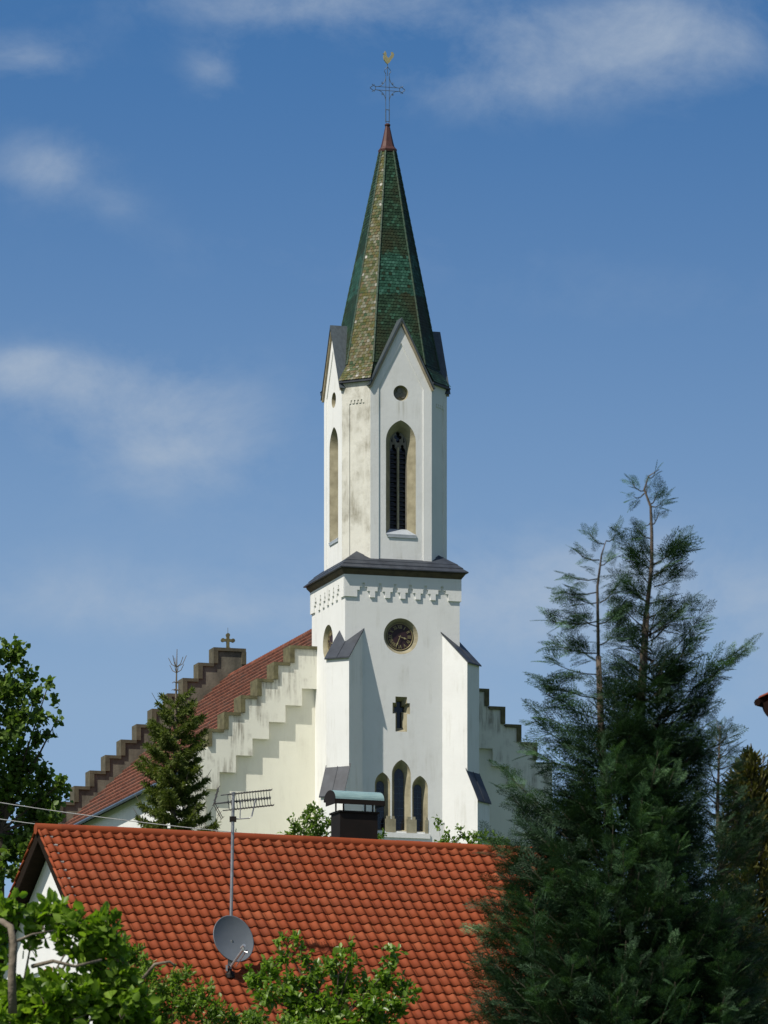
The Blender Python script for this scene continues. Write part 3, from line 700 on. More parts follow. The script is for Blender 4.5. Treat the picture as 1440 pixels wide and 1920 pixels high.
# walls, roof
mb = MB(); mb.box(-9.0, 9.0, VG + 1.15, VE + .1, -2.5, 8.15); mb.build('nave_wall', m_tower, church)
RZ = 51.8 - ZB; EZ = 43.05 - ZB; EW = 9.45
sl_ = math.hypot(EW, RZ - EZ)
for sx in (-1, 1):
    dn = (sx * EW / sl_, 0, -(RZ - EZ) / sl_); nr = (sx * (RZ - EZ) / sl_, 0, EW / sl_)
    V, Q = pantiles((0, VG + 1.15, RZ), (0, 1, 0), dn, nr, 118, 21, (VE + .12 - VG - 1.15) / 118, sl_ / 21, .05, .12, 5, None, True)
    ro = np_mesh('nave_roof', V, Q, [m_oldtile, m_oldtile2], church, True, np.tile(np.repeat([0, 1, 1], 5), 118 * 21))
    mb = MB(); mb.loft([[(0, v_, RZ - .04), (sx * (EW - .05), v_, EZ - .04), (sx * (EW - .05), v_, EZ - .16), (0, v_, RZ - .30)] for v_ in (VG + 1.16, VE + .1)])
    mb.build('roof_underside', m_wood, ro)
    mb = MB(); mb.tube([(sx * (EW + .06), VG + 1.2, EZ - .07), (sx * (EW + .06), VE + .1, EZ - .07)], .085, 8); mb.build('gutter', m_iron, ro)
mb = MB()
for i in range(60):
    v_ = VG + 1.15 + (VE - VG - 1.05) * i / 60; mb.tube([(0, v_, RZ + .02), (0, v_ + .48, RZ + .0)], .13, 8, .11)
mb.build('ridge_tiles', m_oldtile, church)

# ================================================================ HOUSE IN FRONT
TH2 = R(20.9); c2, s2 = math.cos(TH2), math.sin(TH2)
HO = at(72, 1552, 127.0)                           # left end of the ridge
house = empty('house', (HO.x, HO.y, ground_z(127) - .3), TH2, 'white house with a broad orange red pantile roof in front of the church', 'house')
hz = HO.z - house.location.z                         # ridge height over the house's base
TF, TBK = .87, .64                                   # front and back roof pitch (tangent)
RL = 11.2; wf, wb = 5.9, 4.6
def h2w(u, v, w_): return Vector((HO.x + u * c2 - v * s2, HO.y + u * s2 + v * c2, house.location.z + w_))
sf = math.hypot(1, TF); sb = math.hypot(1, TBK)
V, Q = pantiles((0, 0, hz), (1, 0, 0), (0, -1 / sf, -TF / sf), (0, -TF / sf, 1 / sf), 50, 27, RL / 50, wf * sf / 27, .042, .030, 12)
hr = np_mesh('roof', V, Q, m_tile, house, True)
V, Q = pantiles((RL, 0, hz), (-1, 0, 0), (0, 1 / sb, -TBK / sb), (0, TBK / sb, 1 / sb), 50, 19, RL / 50, wb * sb / 19, .046, .034, 5)
np_mesh('back_roof', V, Q, m_tile, house, True)
rt = MB()
for i in range(22):
    u_ = -.06 + (RL + .05) * i / 22; jz = random.uniform(-.004, .004)
    rt.tube([(u_, 0, hz - .02 + jz), (u_ + RL / 22 + .02, 0, hz - .02 + jz)], .112, 22, .110)
rt.build('ridge_tiles', m_tile, hr, False)
for r_ in range(1, 16):                              # pale mortar under the first tile of each row at the verge
    sl_h = wf * sf / 27; a_ = r_ * sl_h + .012; mp_ = MB(); wd = random.uniform(.12, .17); u0_ = random.uniform(.05, .09)
    dnv = Vector((0, -1 / sf, -TF / sf)); nrv = Vector((0, -TF / sf, 1 / sf)); o_ = Vector((0, 0, hz))
    q_ = [o_ + dnv * (a_ + t_) + nrv * n_ + Vector((u_, 0, 0)) for u_ in (u0_, u0_ + wd) for t_, n_ in ((0, .004), (.045, .004), (.03, .026), (0, .030))]
    mp_.loft([q_[:4], q_[4:]]); mp_.build('mortar_patch', m_mortar, hr)
# under-roof boards and barge boards
bd = MB()
bd.prism([(0, 0), (1, 0), (1, 1), (0, 1)], 0, 1) if False else None
def slab(y1, z1, t0, t1, u0, u1):
    bd.loft([[(u_, 0, hz - t0), (u_, y1, z1 - t0), (u_, y1, z1 - t1), (u_, 0, hz - t1)] for u_ in (u0, u1)])
slab(-wf + .05, hz - (wf - .05) * TF, .03, .17, .03, RL - .03); slab(wb - .05, hz - (wb - .05) * TBK, .03, .17, .03, RL - .03)
bd.build('soffit', m_wood, hr)
bg_ = MB()
for y1, tn in ((-wf, TF), (wb, TBK)):
    bg_.loft([[(u_, 0, hz - .0), (u_, y1, hz - abs(y1) * tn - .0), (u_, y1, hz - abs(y1) * tn - .24), (u_, 0, hz - .26)] for u_ in (-.01, .026)])
bg_.build('barge_board', m_wood, hr)
vt = MB()
for tn, sg, n_, sl2 in ((TF, -1, 22, wf * sf), (TBK, 1, 16, wb * sb)):
    for i in range(n_):
        ss = math.hypot(1, tn); a_, b_ = i * sl2 / n_, (i + 1.08) * sl2 / n_
        vt.tube([(-.02, sg * a_ / ss, hz - a_ * tn / ss + .005), (-.02, sg * b_ / ss, hz - b_ * tn / ss + .04)], .03, 6)
vt.build('verge_tiles', m_tile, hr, True)
OV = .34
ww = MB(); zt_ = hz - .2
ww.prism([(-wf + .7, -.6), (wb - .6, -.6), (wb - .6, hz - .2 - (wb - .6) * TBK), (0, hz - .2), (-wf + .7, hz - .2 - (wf - .7) * TF)], 0, RL - OV * 2)
ww.v = [(OV + y, x, z) for x, y, z in ww.v]
hw_ = ww.build('wall', [m_hwall, m_hwall, m_dark], house)
c = MB(); WY0, WY1, WZ0, WZ1 = .55, 1.55, hz - 4.6, hz - 2.75
c.box(OV - .1, OV + .15, WY0, WY1, WZ0, WZ1, 0); cut(hw_, [c])
fr = MB()
for a_, b_, z0_, z1_ in ((WY0, WY0 + .08, WZ0, WZ1), (WY1 - .08, WY1, WZ0, WZ1), (WY0 + .08, WY1 - .08, WZ0, WZ0 + .08), (WY0 + .08, WY1 - .08, WZ1 - .08, WZ1), (1.02, 1.08, WZ0 + .08, WZ1 - .08)): fr.box(OV + .05, OV + .12, a_, b_, z0_, z1_)
wi = fr.build('window', m_hwall, house); p_ = MB(); p_.box(OV + .085, OV + .095, WY0 + .08, WY1 - .08, WZ0 + .08, WZ1 - .08); p_.build('pane', m_dark, wi)
shp = MB(); shp.box(OV - .05, OV - .004, WY0 - .42, WY0 - .02, WZ0, WZ1)
for i in range(14): shp.box(OV - .062, OV - .048, WY0 - .38, WY0 - .06, WZ0 + .1 + i * .12, WZ0 + .16 + i * .12)
shp.build('shutter', m_orange, house)
# chimney with cowl, just behind the ridge
def ray(px, py, O, n_):
    d = Vector(((px - CX) / F, 1, (HY - py) / F)); return d * (O.dot(n_) / d.dot(n_))
rdir = Vector((c2, s2, 0)); fdir = Vector((s2, -c2, 0))
pch = ray(637.5, 1545, h2w(0, .12, 0), fdir); uL = (pch - h2w(0, .12, 0)).dot(rdir)
pch2 = ray(708, 1545, h2w(0, .12, 0), fdir); uR = (pch2 - h2w(0, .12, 0)).dot(rdir)
zt_ = ray(660, 1524, h2w(0, .12, 0), fdir).z - house.location.z
cb_, cf_ = .12 + .52, .12
ch = MB(); ch.box(uL, uR, cf_, cb_, hz - 1.2, zt_); ch.box(uL - .03, uR + .03, cf_ - .03, cb_ + .03, zt_ + .003, zt_ + .04)
chim = ch.build('chimney', m_blackm, house)
for u_, v_ in ((uL + .09, cf_ + .04), (uR - .09, cf_ + .04), (uL + .09, cb_ - .04), (uR - .09, cb_ - .04)):
    lg = MB(); lg.tube([(u_, v_, zt_ + .03), (u_, v_, zt_ + .36)], .018, 6); lg.build('cowl_leg', m_blackm, chim)
zc0 = ray(660, 1499.5, h2w(0, .12, 0), fdir).z - house.location.z
cw = MB(); n = 14; rv = (cb_ - cf_) / 2 + .07; vm = (cb_ + cf_) / 2; rzv = .205
out_ = [(vm - rv * math.cos(math.pi * i / n), zc0 + rzv * math.sin(math.pi * i / n)) for i in range(n + 1)]; inn_ = [(vm - (rv - .02) * math.cos(math.pi * i / n), zc0 - .01 + (rzv - .02) * math.sin(math.pi * i / n)) for i in range(n, -1, -1)]
cw.loft([[(u_, a_, b_) for a_, b_ in out_ + inn_] for u_ in (uL - .12, uR + .12)])
cwo = cw.build('cowl', m_verdi, chim)
en = MB()
for u_ in (uL - .135, uR + .122): en.loft([[(u__, a_, b_ - .002) for a_, b_ in out_] for u__ in (u_, u_ + .013)])
en.box(uL - .12, uR + .12, vm - rv - .012, vm - rv + .006, zc0 - .10, zc0 + .0)
for u_ in (uL - .135, uR + .122): en.box(u_, u_ + .013, vm - rv + .008, vm + rv - .12, zc0 - .10, zc0 - .004)
en.build('cowl_end', m_blackm, cwo)

# mast, aerial, dish
rn = Vector((s2 * TF, -c2 * TF, 1)).normalized()
mbase = ray(431, 1832, h2w(0, 0, hz), rn); Ym = mbase.y
mtop = at(437.5, 1491, Ym + .1)
mast = empty('antenna_mast', mbase, 0, 'thin grey steel mast rising from the orange roof', 'mast')
pm = MB(); d_ = mtop - mbase
pm.tube([(0, 0, -.15), d_], .032, 10); pm.tube([d_, d_ + Vector((0, 0, .06))], .04, 10); pm.build('pole', m_steel, mast)
fl = MB(); fl.lathe((0, 0, 0), [(.11, -.02), (.10, .05), (.045, .12), (.04, .16)], 12); fl.build('roof_collar', m_blackm, mast)
px = 93.0
an = empty('tv_antenna', mtop, 0, 'dark multi element television aerial on top of the roof mast', 'antenna')
bdir = Vector((.985, .17, .115)).normalized()         # boom rises slightly to the right
o1 = at(411, 1506, Ym + .1) - mtop; o2 = at(506, 1496, Ym + .25) - mtop
bdir = (o2 - o1).normalized(); side = bdir.cross(Vector((0, 0, 1))).normalized(); upv = side.cross(bdir).normalized()
bm_ = MB(); bm_.tube([o1 - bdir * .1, o2 + bdir * .02], .016, 6); bm_.build('boom', m_ant, an)
el = MB(); LB = (o2 - o1).length
for i in range(16):
    t_ = .18 + .82 * i / 15; c_ = o1.lerp(o2, t_)
    el.tube([c_ - upv * .15, c_ + upv * .15], .0055, 4); el.tube([c_ - upv * .03 , c_ + upv * .03], .016, 5)
    for s_ in (-1, 1):
        e_ = c_ + upv * .15 * s_
        el.tube([e_ - side * .15 + bdir * .05, e_, e_ + side * .15 + bdir * .05], .0055, 4)
el.build('director', m_ant, an)
for s_ in (-1, 1):
    sp = MB(); sp.tube([o1.lerp(o2, .05) + upv * .15 * s_, o2 + upv * .15 * s_ + bdir * .06], .011, 5); sp.build('side_rail', m_ant, an)
rf = MB()
for i in range(7):
    zz = -.30 + .6 * i / 6; c_ = o1 + upv * zz - bdir * .10 * (1 - abs(zz) / .3 * 1.2)
    rf.tube([c_ - side * .30, c_ + side * .30], .0065, 4)
for s_ in (-1, 1): rf.tube([o1 - bdir * .1 + side * .1 * s_, o1 + upv * .3 + bdir * .02 + side * .1 * s_], .008, 4); rf.tube([o1 - bdir * .1 + side * .1 * s_, o1 - upv * .3 + bdir * .02 + side * .1 * s_], .008, 4)
rf.build('reflector', m_ant, an)
ar = MB(); m2 = o1.lerp(o2, .72)
A1 = Vector((0, 0, .0)); A2 = at(468, 1534, Ym + .1) - mtop; ar.tube([A1 + Vector((0, 0, -.28)) if False else at(438, 1536, Ym + .1) - mtop, A2, A2.lerp(m2, .12) + Vector((.03, 0, 0)), m2], .014, 6)
m3 = o1.lerp(o2, .42); ar.tube([at(450, 1536, Ym + .1) - mtop, m3], .012, 6); ar.build('support_arm', m_steel, an)
cl = MB(); q_ = at(437.3, 1536, Ym + .1) - mtop; cl.box(q_.x - .07, q_.x + .06, q_.y - .05, q_.y + .05, q_.z - .05, q_.z + .05); cl.build('mast_clamp', m_blackm, an)

dc = at(438, 1760, Ym - .12)
dish = empty('satellite_dish', at(433, 1815, Ym - .05), 0, 'round grey satellite dish clamped low on the roof mast', 'satellite dish')
dn_ = Vector((.50, -.82, .26)).normalized(); dx_ = Vector((0, 0, 1)).cross(dn_).normalized(); dz_ = dn_.cross(dx_)
D0 = dc - dish.location
db = MB(); rings = []
for i in range(8):
    r_ = .445 * i / 7; dep = -.075 * (1 - (i / 7) ** 2)
    rings.append([D0 + dx_ * (r_ + 1e-3) * .97 * math.cos(2 * math.pi * k / 40) + dz_ * (r_ + 1e-3) * 1.04 * math.sin(2 * math.pi * k / 40) + dn_ * dep for k in range(40)])
rim = [[p + dn_ * .012 for p in rings[-1]], [p + (p - D0) * .035 + dn_ * .006 for p in rings[-1]], [p + (p - D0) * .03 - dn_ * .02 for p in rings[-1]]]
back = [[p - dn_ * .018 for p in r_] for r_ in rings[::-1]]
db.loft(rings + rim[1:] + back); db.build('reflector', m_dish, dish, True)
ar = MB(); bot = D0 - dz_ * .47 - dn_ * .02; lnb = D0 + dn_ * .50 - dz_ * .16
lnb = at(457, 1776, dc.y - .56) - dish.location; bot = at(433, 1812, dc.y - .22) - dish.location
ar.tube([bot, bot.lerp(lnb, .9) - dz_ * .02, lnb + dz_ * .03], .024, 6); ar.tube([lnb, at(458, 1784, dc.y - .55) - dish.location, at(464, 1786, dc.y - .58) - dish.location], .018, 6)
ar.tube([bot + dx_ * .11, lnb + dx_ * .07 - dz_ * .05], .010, 5)
ar.build('feed_arm', m_alu, dish)
lh = MB(); lh.tube([lnb + dz_ * .03 - dn_ * -.03, lnb - dn_ * .09 + dz_ * .02], .033, 10, .026); lh.build('feed_horn', m_alu, dish)
br = MB(); q_ = at(432, 1800, Ym - .04) - dish.location; br.box(q_.x - .05, q_.x + .05, q_.y - .06, q_.y + .05, q_.z - .12, q_.z + .14); br.box(q_.x - .09, q_.x - .05, q_.y - .03, q_.y + .03, q_.z - .22, q_.z - .1)
br.tube([q_ + Vector((0, 0, .1)), D0 - dn_ * .08], .03, 6); br.build('bracket', m_steel, dish)

# overhead cables
for (a_, b_, lab) in (((-700, 1352), (520, 1568), 'upper pale overhead cable crossing before the spruce'), ((-700, 1362), (215, 1562), 'lower pale overhead cable ending behind the orange roof ridge')):
    p0 = at(*a_, 150); p1 = at(*b_, 131.5); mb = MB()
    pts = [p0.lerp(p1, i / 24) - Vector((0, 0, .35 * 4 * (i / 24) * (1 - i / 24))) for i in range(25)]
    mb.tube(pts, .0095, 5); o_ = mb.build('overhead_cable', m_cable); tag(o_, lab, 'cable', 'cables over the gardens')

# ================================================================ PLANTS
def rand_dirs(n, up=0.0):
    d = RNG.normal(size=(n, 3)); d[:, 2] += up; return d / np.linalg.norm(d, axis=1, keepdims=True)
def leaves(P, D, size, wid=.55, fold=.25, var=.35, up=.6):
    """pointed oval leaves: 6 verts, two quads folded on the midrib"""
    n = len(P); Nn = rand_dirs(n, up); D = D / np.linalg.norm(D, axis=1, keepdims=True)
    Sd = np.cross(D, Nn); Sd /= np.linalg.norm(Sd, axis=1, keepdims=True) + 1e-9; Nn = np.cross(Sd, D)
    s = (size * (1 + RNG.uniform(-var, var, n)))[:, None]; wd = s * wid * .5
    V = np.stack([P, P + D * s * .35 + Sd * wd + Nn * wd * fold, P + D * s * .72 + Sd * wd * .75 + Nn * wd * fold - Nn * s * .03, P + D * s - Nn * s * .10, P + D * s * .72 - Sd * wd * .75 + Nn * wd * fold - Nn * s * .03, P + D * s * .35 - Sd * wd + Nn * wd * fold], 1).reshape(-1, 3)
    b = (np.arange(n) * 6)[:, None]
    Q = np.concatenate([b + np.array([[0, 1, 2, 3]]), b + np.array([[0, 3, 4, 5]])], 1).reshape(-1, 4)
    return V, Q
def broadleaf(name, base, clumps, lm, bm, label, cat, leaf, ntw, lpt, twig, trunk_r, group=None, up=.5, fork=None, wid=.55, spread=1.0, limb_every=2):
    """clumps: (centre, radius) blobs of twigs; limbs run from the trunk's fork into each"""
    root = empty(name, base, 0, label, cat, group); B = np.array(base)
    wood = MB(); P_all = []; D_all = []
    cen = np.mean([np.array(c) for c, r in clumps], axis=0)
    fk = np.array(fork) if fork is not None else B + (cen - B) * .55
    wood.tube([(0, 0, -.3), tuple((fk - B) * .5 + np.array([.05, 0, 0])), tuple(fk - B)], trunk_r, 8, trunk_r * .6)
    for ci, (c, r) in enumerate(clumps):
        c = np.array(c); r = np.array(r if hasattr(r, '__len__') else (r, r, r)); mid = (fk + c) / 2 + RNG.normal(size=3) * .06 * r.mean()
        if ci % limb_every == 0: wood.tube([tuple(fk - B), tuple(mid - B), tuple(c - B)], trunk_r * .22, 6, trunk_r * .07)
        n = max(3, int(ntw * (r.prod() ** (2 / 3)) ** 1.0))
        d = rand_dirs(n, .15); rad = RNG.uniform(.08, 1.0, n) ** .55
        tip = c + d * r * rad[:, None] * spread
        for i in range(n):
            dv = d[i] * np.array([1, 1, 1]) + np.array([0, 0, .5]) + RNG.normal(size=3) * .3; dv /= np.linalg.norm(dv)
            L = twig * RNG.uniform(.6, 1.3); p0 = tip[i] - dv * L
            if i % 2 == 0: wood.tube([tuple(c * .35 + p0 * .65 - B), tuple(p0 - B), tuple(tip[i] - B)], twig * .022, 4, twig * .008)
            k = max(2, int(lpt * RNG.uniform(.7, 1.3))); t = np.linspace(.05, 1, k)[:, None]
            pp = p0 + (tip[i] - p0) * t + RNG.normal(size=(k, 3)) * twig * .06
            dd = RNG.normal(size=(k, 3)) * .8 + dv * .8; P_all.append(pp - B); D_all.append(dd)
    wood.build('trunk', bm, root)
    V, Q = leaves(np.concatenate(P_all), np.concatenate(D_all), leaf, wid, up=up)
    np_mesh('crown', V, Q, lm, root, True)
    return root
def P(px, py, Y, dy=0): return tuple(at(px, py, Y) + Vector((0, dy, 0)))
def cl(lst, Y, jit=.5): # pixel blobs -> clumps with true radii
    o_ = []
    for x, y, r in lst:
        rr = r * Y / F; o_.append((P(x, y, Y, RNG.uniform(-jit, jit) * rr), (rr, rr, rr)))
    return o_
def gbase(px, Y): return ((px - CX) * Y / F, Y, ground_z(Y))

# tall tree left of the church
LT = [(20, 1225, 34), (-30, 1215, 45), (52, 1262, 20), (20, 1290, 42), (66, 1300, 22), (75, 1345, 20), (-30, 1310, 60), (30, 1360, 48), (92, 1282, 9), (104, 1310, 8), (108, 1346, 10), (70, 1382, 20), (92, 1376, 10), (-20, 1400, 60), (40, 1425, 46), (80, 1450, 26),
      (20, 1480, 55), (80, 1490, 36), (115, 1470, 16), (125, 1486, 12), (60, 1530, 44), (-10, 1540, 55), (95, 1535, 32), (100, 1508, 22), (20, 1590, 44), (55, 1600, 30), (-5, 1630, 36), (30, 1640, 20), (70, 1570, 36), (-50, 1460, 60), (-60, 1580, 60), (-70, 1350, 60)]
broadleaf('broadleaf_tree', gbase(-10, 200), cl(LT, 200, .9), l_maple, m_dbark, 'tall dark green leafy tree at the left edge behind the house', 'tree', .165, 120, 8, .40, .22, fork=P(0, 1560, 200), wid=.9)

# spruce before the nave roof
def conifer_whorls(name, base, top, rad, lm, bm, label, n_br, needle, bare_top=0, droop=.0, shoot=.0, group=None, extra=()):
    root = empty(name, base, 0, label, 'tree', group); B = np.array(base); T = np.array(top); H = T[2] - B[2]
    wood = MB(); wood.tube([(0, 0, -.3), tuple((T - B) * .6), tuple(T - B)], H * .014, 7, .012)
    bl_p = []; bl_d = []
    def twig(p0, p1, dens):
        L = np.linalg.norm(p1 - p0); k = max(4, int(L * dens)); t = RNG.uniform(0, 1, k)[:, None]; ax = (p1 - p0) / L
        pp = p0 + (p1 - p0) * t; d = RNG.normal(size=(k, 3)); d -= (d @ ax)[:, None] * ax; d /= np.linalg.norm(d, axis=1, keepdims=True)
        bl_p.append(pp); bl_d.append(d * .75 + ax * .65 + np.array([0, 0, .12]))
    def branch(h, az, L, rise):
        p0 = B + (T - B) * h; hd = np.array([math.cos(az), math.sin(az), 0])
        pts = [p0, p0 + hd * L * .5 + np.array([0, 0, L * (rise - droop) * .4]), p0 + hd * L + np.array([0, 0, L * (rise + .12)])]
        wood.tube([tuple(q - B) for q in pts], .018 + L * .008, 5, .006)
        sdv = np.array([-hd[1], hd[0], 0]); nt_ = max(3, int(L / .14))
        for i in range(nt_):
            t = .18 + .82 * i / (nt_ - 1); q = pts[0] * (1 - t) ** 2 + 2 * pts[1] * t * (1 - t) + pts[2] * t * t
            lt = (.20 + .42 * (1 - t)) * min(1, L) * RNG.uniform(.7, 1.2)
            for s_ in (-1, 1): twig(q, q + (sdv * s_ * .75 + hd * .6 + np.array([0, 0, RNG.uniform(-.25, .3)])) * lt, 95)
            twig(q, q + (hd * .6 + np.array([0, 0, RNG.uniform(.2, .6)])) * lt * .6, 95)
        twig(pts[1], pts[2] + (pts[2] - pts[1]) * .15, 80)
        if shoot and RNG.random() < .5: wood.tube([tuple(pts[2] - B), tuple(pts[2] - B + hd * shoot * .5 + np.array([0, 0, shoot * .8]))], .012, 4, .008)
    for i in range(n_br):
        h = 1 - bare_top - (1 - bare_top) * ((i + .5) / n_br) ** .85 * .92; L = np.interp(1 - h, rad[0], rad[1]) * RNG.uniform(.72, 1.12)
        branch(h, i * 2.39996 + RNG.uniform(-.3, .3), L, np.interp(h, [.3, 1], [.05, .55]))
    for h, az, L, rise in extra: branch(h, az, L, rise)
    # bare leader shoots
    if bare_top:
        for h, nn, ll in ((.62, 5, .42), (.50, 4, .30), (.28, 5, .20), (.12, 6, .18)):
            p0 = T - (T - B) * bare_top * (1 - h)
            for q in range(nn):
                az = q * 2 * math.pi / nn + h * 9; s_ = ll * RNG.uniform(.8, 1.15)
                wood.tube([tuple(p0 - B), tuple(p0 - B + np.array([math.cos(az) * s_ * .55, math.sin(az) * s_ * .55, s_ * .30])), tuple(p0 - B + np.array([math.cos(az) * s_ * .9, math.sin(az) * s_ * .9, s_ * (1.0 if h > .4 else .1)]))], .017, 5, .012)
    wood.build('trunk', bm, root)
    V, Q = leaves(np.concatenate(bl_p) - B, np.concatenate(bl_d), needle, .22, .1, .3, 0)
    np_mesh('crown', V, Q, lm, root)
    return root
YS = 240.0; pm_ = YS / F
conifer_whorls('spruce_tree', gbase(318, YS), P(332, 1217, YS), ([0, .14, .20, .28, .40, .55, 1], [.05, .55, .85, 1.12, 1.32, 1.42, 1.6]), l_spruce, m_twig, 'young dark spruce with a bare pale leader before the nave roof', 105, .17, .135, .15, .55,
               extra=((.38, .1, 2.2, .42), (.42, -.2, 1.6, .5), (.34, .2, 1.9, .3), (.30, 3.0, 2.0, .2), (.36, 3.3, 1.9, .3)))

# shrubs at the foot of the church
YH = 296.0
for i, (lst, lab) in enumerate(((((560, 1545, 22), (585, 1535, 26), (570, 1575, 40), (600, 1560, 25), (590, 1515, 11), (610, 1580, 45), (545, 1565, 22), (602, 1525, 9), (620, 1540, 14)), 'bright green shrub left of the brown chimney'),
                             (((715, 1565, 9), (690, 1545, 14), (665, 1535, 14), (640, 1535, 16), (650, 1570, 40), (700, 1580, 24)), 'green shrub hidden behind the brown chimney below the lancet windows'),
                             (((822, 1550, 9), (818, 1535, 6), (830, 1575, 16), (842, 1562, 8), (850, 1580, 14)), 'slim light green shrub right of the lancet windows'),
                             (((868, 1565, 12), (885, 1575, 18), (905, 1572, 18), (862, 1552, 6), (925, 1580, 22), (945, 1590, 22)), 'low green shrub under the right buttress'))):
    px_ = np.mean([c[0] for c in lst])
    lst = tuple(lst) + tuple((px_ + dx, py, 34) for py in (1625, 1670, 1715, 1755) for dx in (-22, 18))      # down to the ground
    broadleaf('shrub', gbase(px_, YH), cl(lst, YH, .6), l_hedge, m_dbark, lab, 'shrub', .16, 85, 8, .34, .06, 'shrubs at the foot of the church', fork=P(px_, 1610, YH), wid=.6)

# bushes in the gardens
MBUSH = [(480, 1832, 26), (505, 1815, 22), (530, 1795, 16), (526, 1772, 9), (528, 1758, 5), (565, 1775, 11), (572, 1795, 13), (556, 1755, 6), (590, 1830, 36), (620, 1805, 20), (640, 1785, 14), (655, 1772, 10), (660, 1800, 14), (645, 1840, 38), (690, 1850, 32),
         (735, 1790, 10), (738, 1808, 11), (730, 1775, 5), (720, 1835, 26), (755, 1845, 20), (775, 1860, 12), (540, 1850, 36), (500, 1870, 30), (560, 1890, 45), (620, 1890, 50), (690, 1895, 45), (740, 1885, 26), (700, 1940, 60), (600, 1950, 70), (480, 1910, 26)]
broadleaf('fruit_bush', gbase(620, 75), cl(MBUSH, 75, .7), l_mid, m_dbark, 'bushy green fruit tree in front of the roof right of the satellite dish', 'tree', .075, 640, 10, .20, .07, fork=P(620, 1930, 75), wid=.6)
FB = [(225, 1768, 22), (245, 1790, 30), (270, 1815, 36), (215, 1800, 30), (330, 1838, 26), (350, 1820, 18), (310, 1850, 34), (380, 1870, 34), (350, 1880, 40), (410, 1895, 30), (440, 1905, 26), (480, 1915, 26), (260, 1870, 60), (300, 1910, 60), (390, 1930, 50), (470, 1945, 45), (200, 1840, 40), (530, 1930, 36), (580, 1935, 30)]
broadleaf('garden_bush', gbase(320, 62), cl(FB, 62, .7), l_fine, m_dbark, 'dense fine leaved bush below the satellite dish', 'bush', .050, 1150, 10, .15, .06, fork=P(320, 2000, 62), wid=.5, limb_every=4)
FT = [(20, 1712, 34), (70, 1715, 32), (110, 1708, 24), (92, 1695, 12), (140, 1725, 28), (185, 1722, 26), (212, 1722, 15), (165, 1752, 34), (110, 1745, 30), (205, 1765, 34), (60, 1752, 24), (0, 1765, 26), (180, 1795, 34), (225, 1830, 40), (170, 1838, 40), (215, 1880, 55), (130, 1862, 46), (80, 1870, 46), (25, 1870, 48), (-20, 1850, 50), (60, 1915, 60), (130, 1915, 60), (0, 1920, 60), (200, 1930, 60), (150, 1785, 20), (128, 1780, 12), (-10, 1720, 30), (260, 1900, 40), (110, 1850, 34), (50, 1850, 26), (160, 1870, 45), (240, 1850, 36), (190, 1850, 40), (100, 1890, 50), (20, 1845, 24), (250, 1930, 45)]
broadleaf('fruit_tree', gbase(40, 45), cl(FT, 45, .8), l_fruit, m_bark, 'old fruit tree with large bright leaves in the bottom left corner', 'tree', .082, 760, 9, .17, .075, fork=P(20, 1960, 45), wid=.62, limb_every=5)
ftb = bpy.data.objects['fruit_tree']; lb = MB(); B = Vector(ftb.location)
lb.tube([Vector(P(24, 1900, 44.5)) - B, Vector(P(22, 1830, 44.5)) - B, Vector(P(26, 1770, 44.5)) - B, Vector(P(20, 1738, 44.5)) - B, Vector(P(4, 1728, 44.6)) - B, Vector(P(-30, 1724, 44.8)) - B], .032, 9, .020)
lb.tube([Vector(P(30, 1765, 44.5)) - B, Vector(P(60, 1752, 44.5)) - B, Vector(P(100, 1745, 44.6)) - B], .012, 6, .005)
lb.tube([Vector(P(60, 1812, 44.6)) - B, Vector(P(100, 1802, 44.5)) - B, Vector(P(140, 1812, 44.5)) - B, Vector(P(190, 1800, 44.6)) - B], .016, 6, .01)
lb.build('limb', m_bark, ftb, True)
bb = bpy.data.objects['garden_bush']; lb = MB(); B = Vector(bb.location)
lb.tube([Vector(P(268, 1835, 61)) - B, Vector(P(290, 1808, 61)) - B, Vector(P(318, 1803, 61)) - B, Vector(P(330, 1812, 61)) - B], .018, 6, .012); lb.build('limb', m_bark, bb, True)

# ---- cypress sprays
def spray_template():
    bl = []                                          # (start, direction, length, width) in the spray's plane
    def blade(p, a, L, wd): bl.append((p, a, L, wd))
    blade((0, 0), 0, 1.0, .026)
    n = 11
    for i in range(n):
        t = .06 + .90 * i / n; s_ = 1 if i % 2 else -1; L = (.50 * (1 - t) ** .75 + .08) * (.8 + .4 * RNG.random()); a = s_ * (.74 - .22 * t)
        p = (t, 0); blade(p, a, L, .024)
        m_ = max(2, int(L / .075))
        for j in range(m_):
            u_ = .2 + .75 * j / m_; q = (p[0] + math.cos(a) * L * u_, p[1] + math.sin(a) * L * u_); s2_ = 1 if j % 2 else -1
            blade(q, a + s2_ * .65, L * .42 * (1 - u_ * .55) + .03, .021)
    V = []; Q = []
    for (p, a, L, wd) in bl:
        c_, s_ = math.cos(a), math.sin(a); o = len(V)
        f = lambda x, y: (p[0] + c_ * x - s_ * y, p[1] + s_ * x + c_ * y)
        for (x, y) in ((0, -wd * .3), (L * .55, -wd * .6), (L, 0), (L * .55, wd * .6)):
            X_, Y_ = f(x, y); V.append((X_, Y_, -.16 * X_ * X_ + RNG.uniform(-.012, .012)))
        Q.append((o, o + 1, o + 2, o + 3))
    return np.array(V), np.array(Q)
SPT = [spray_template() for _ in range(3)]
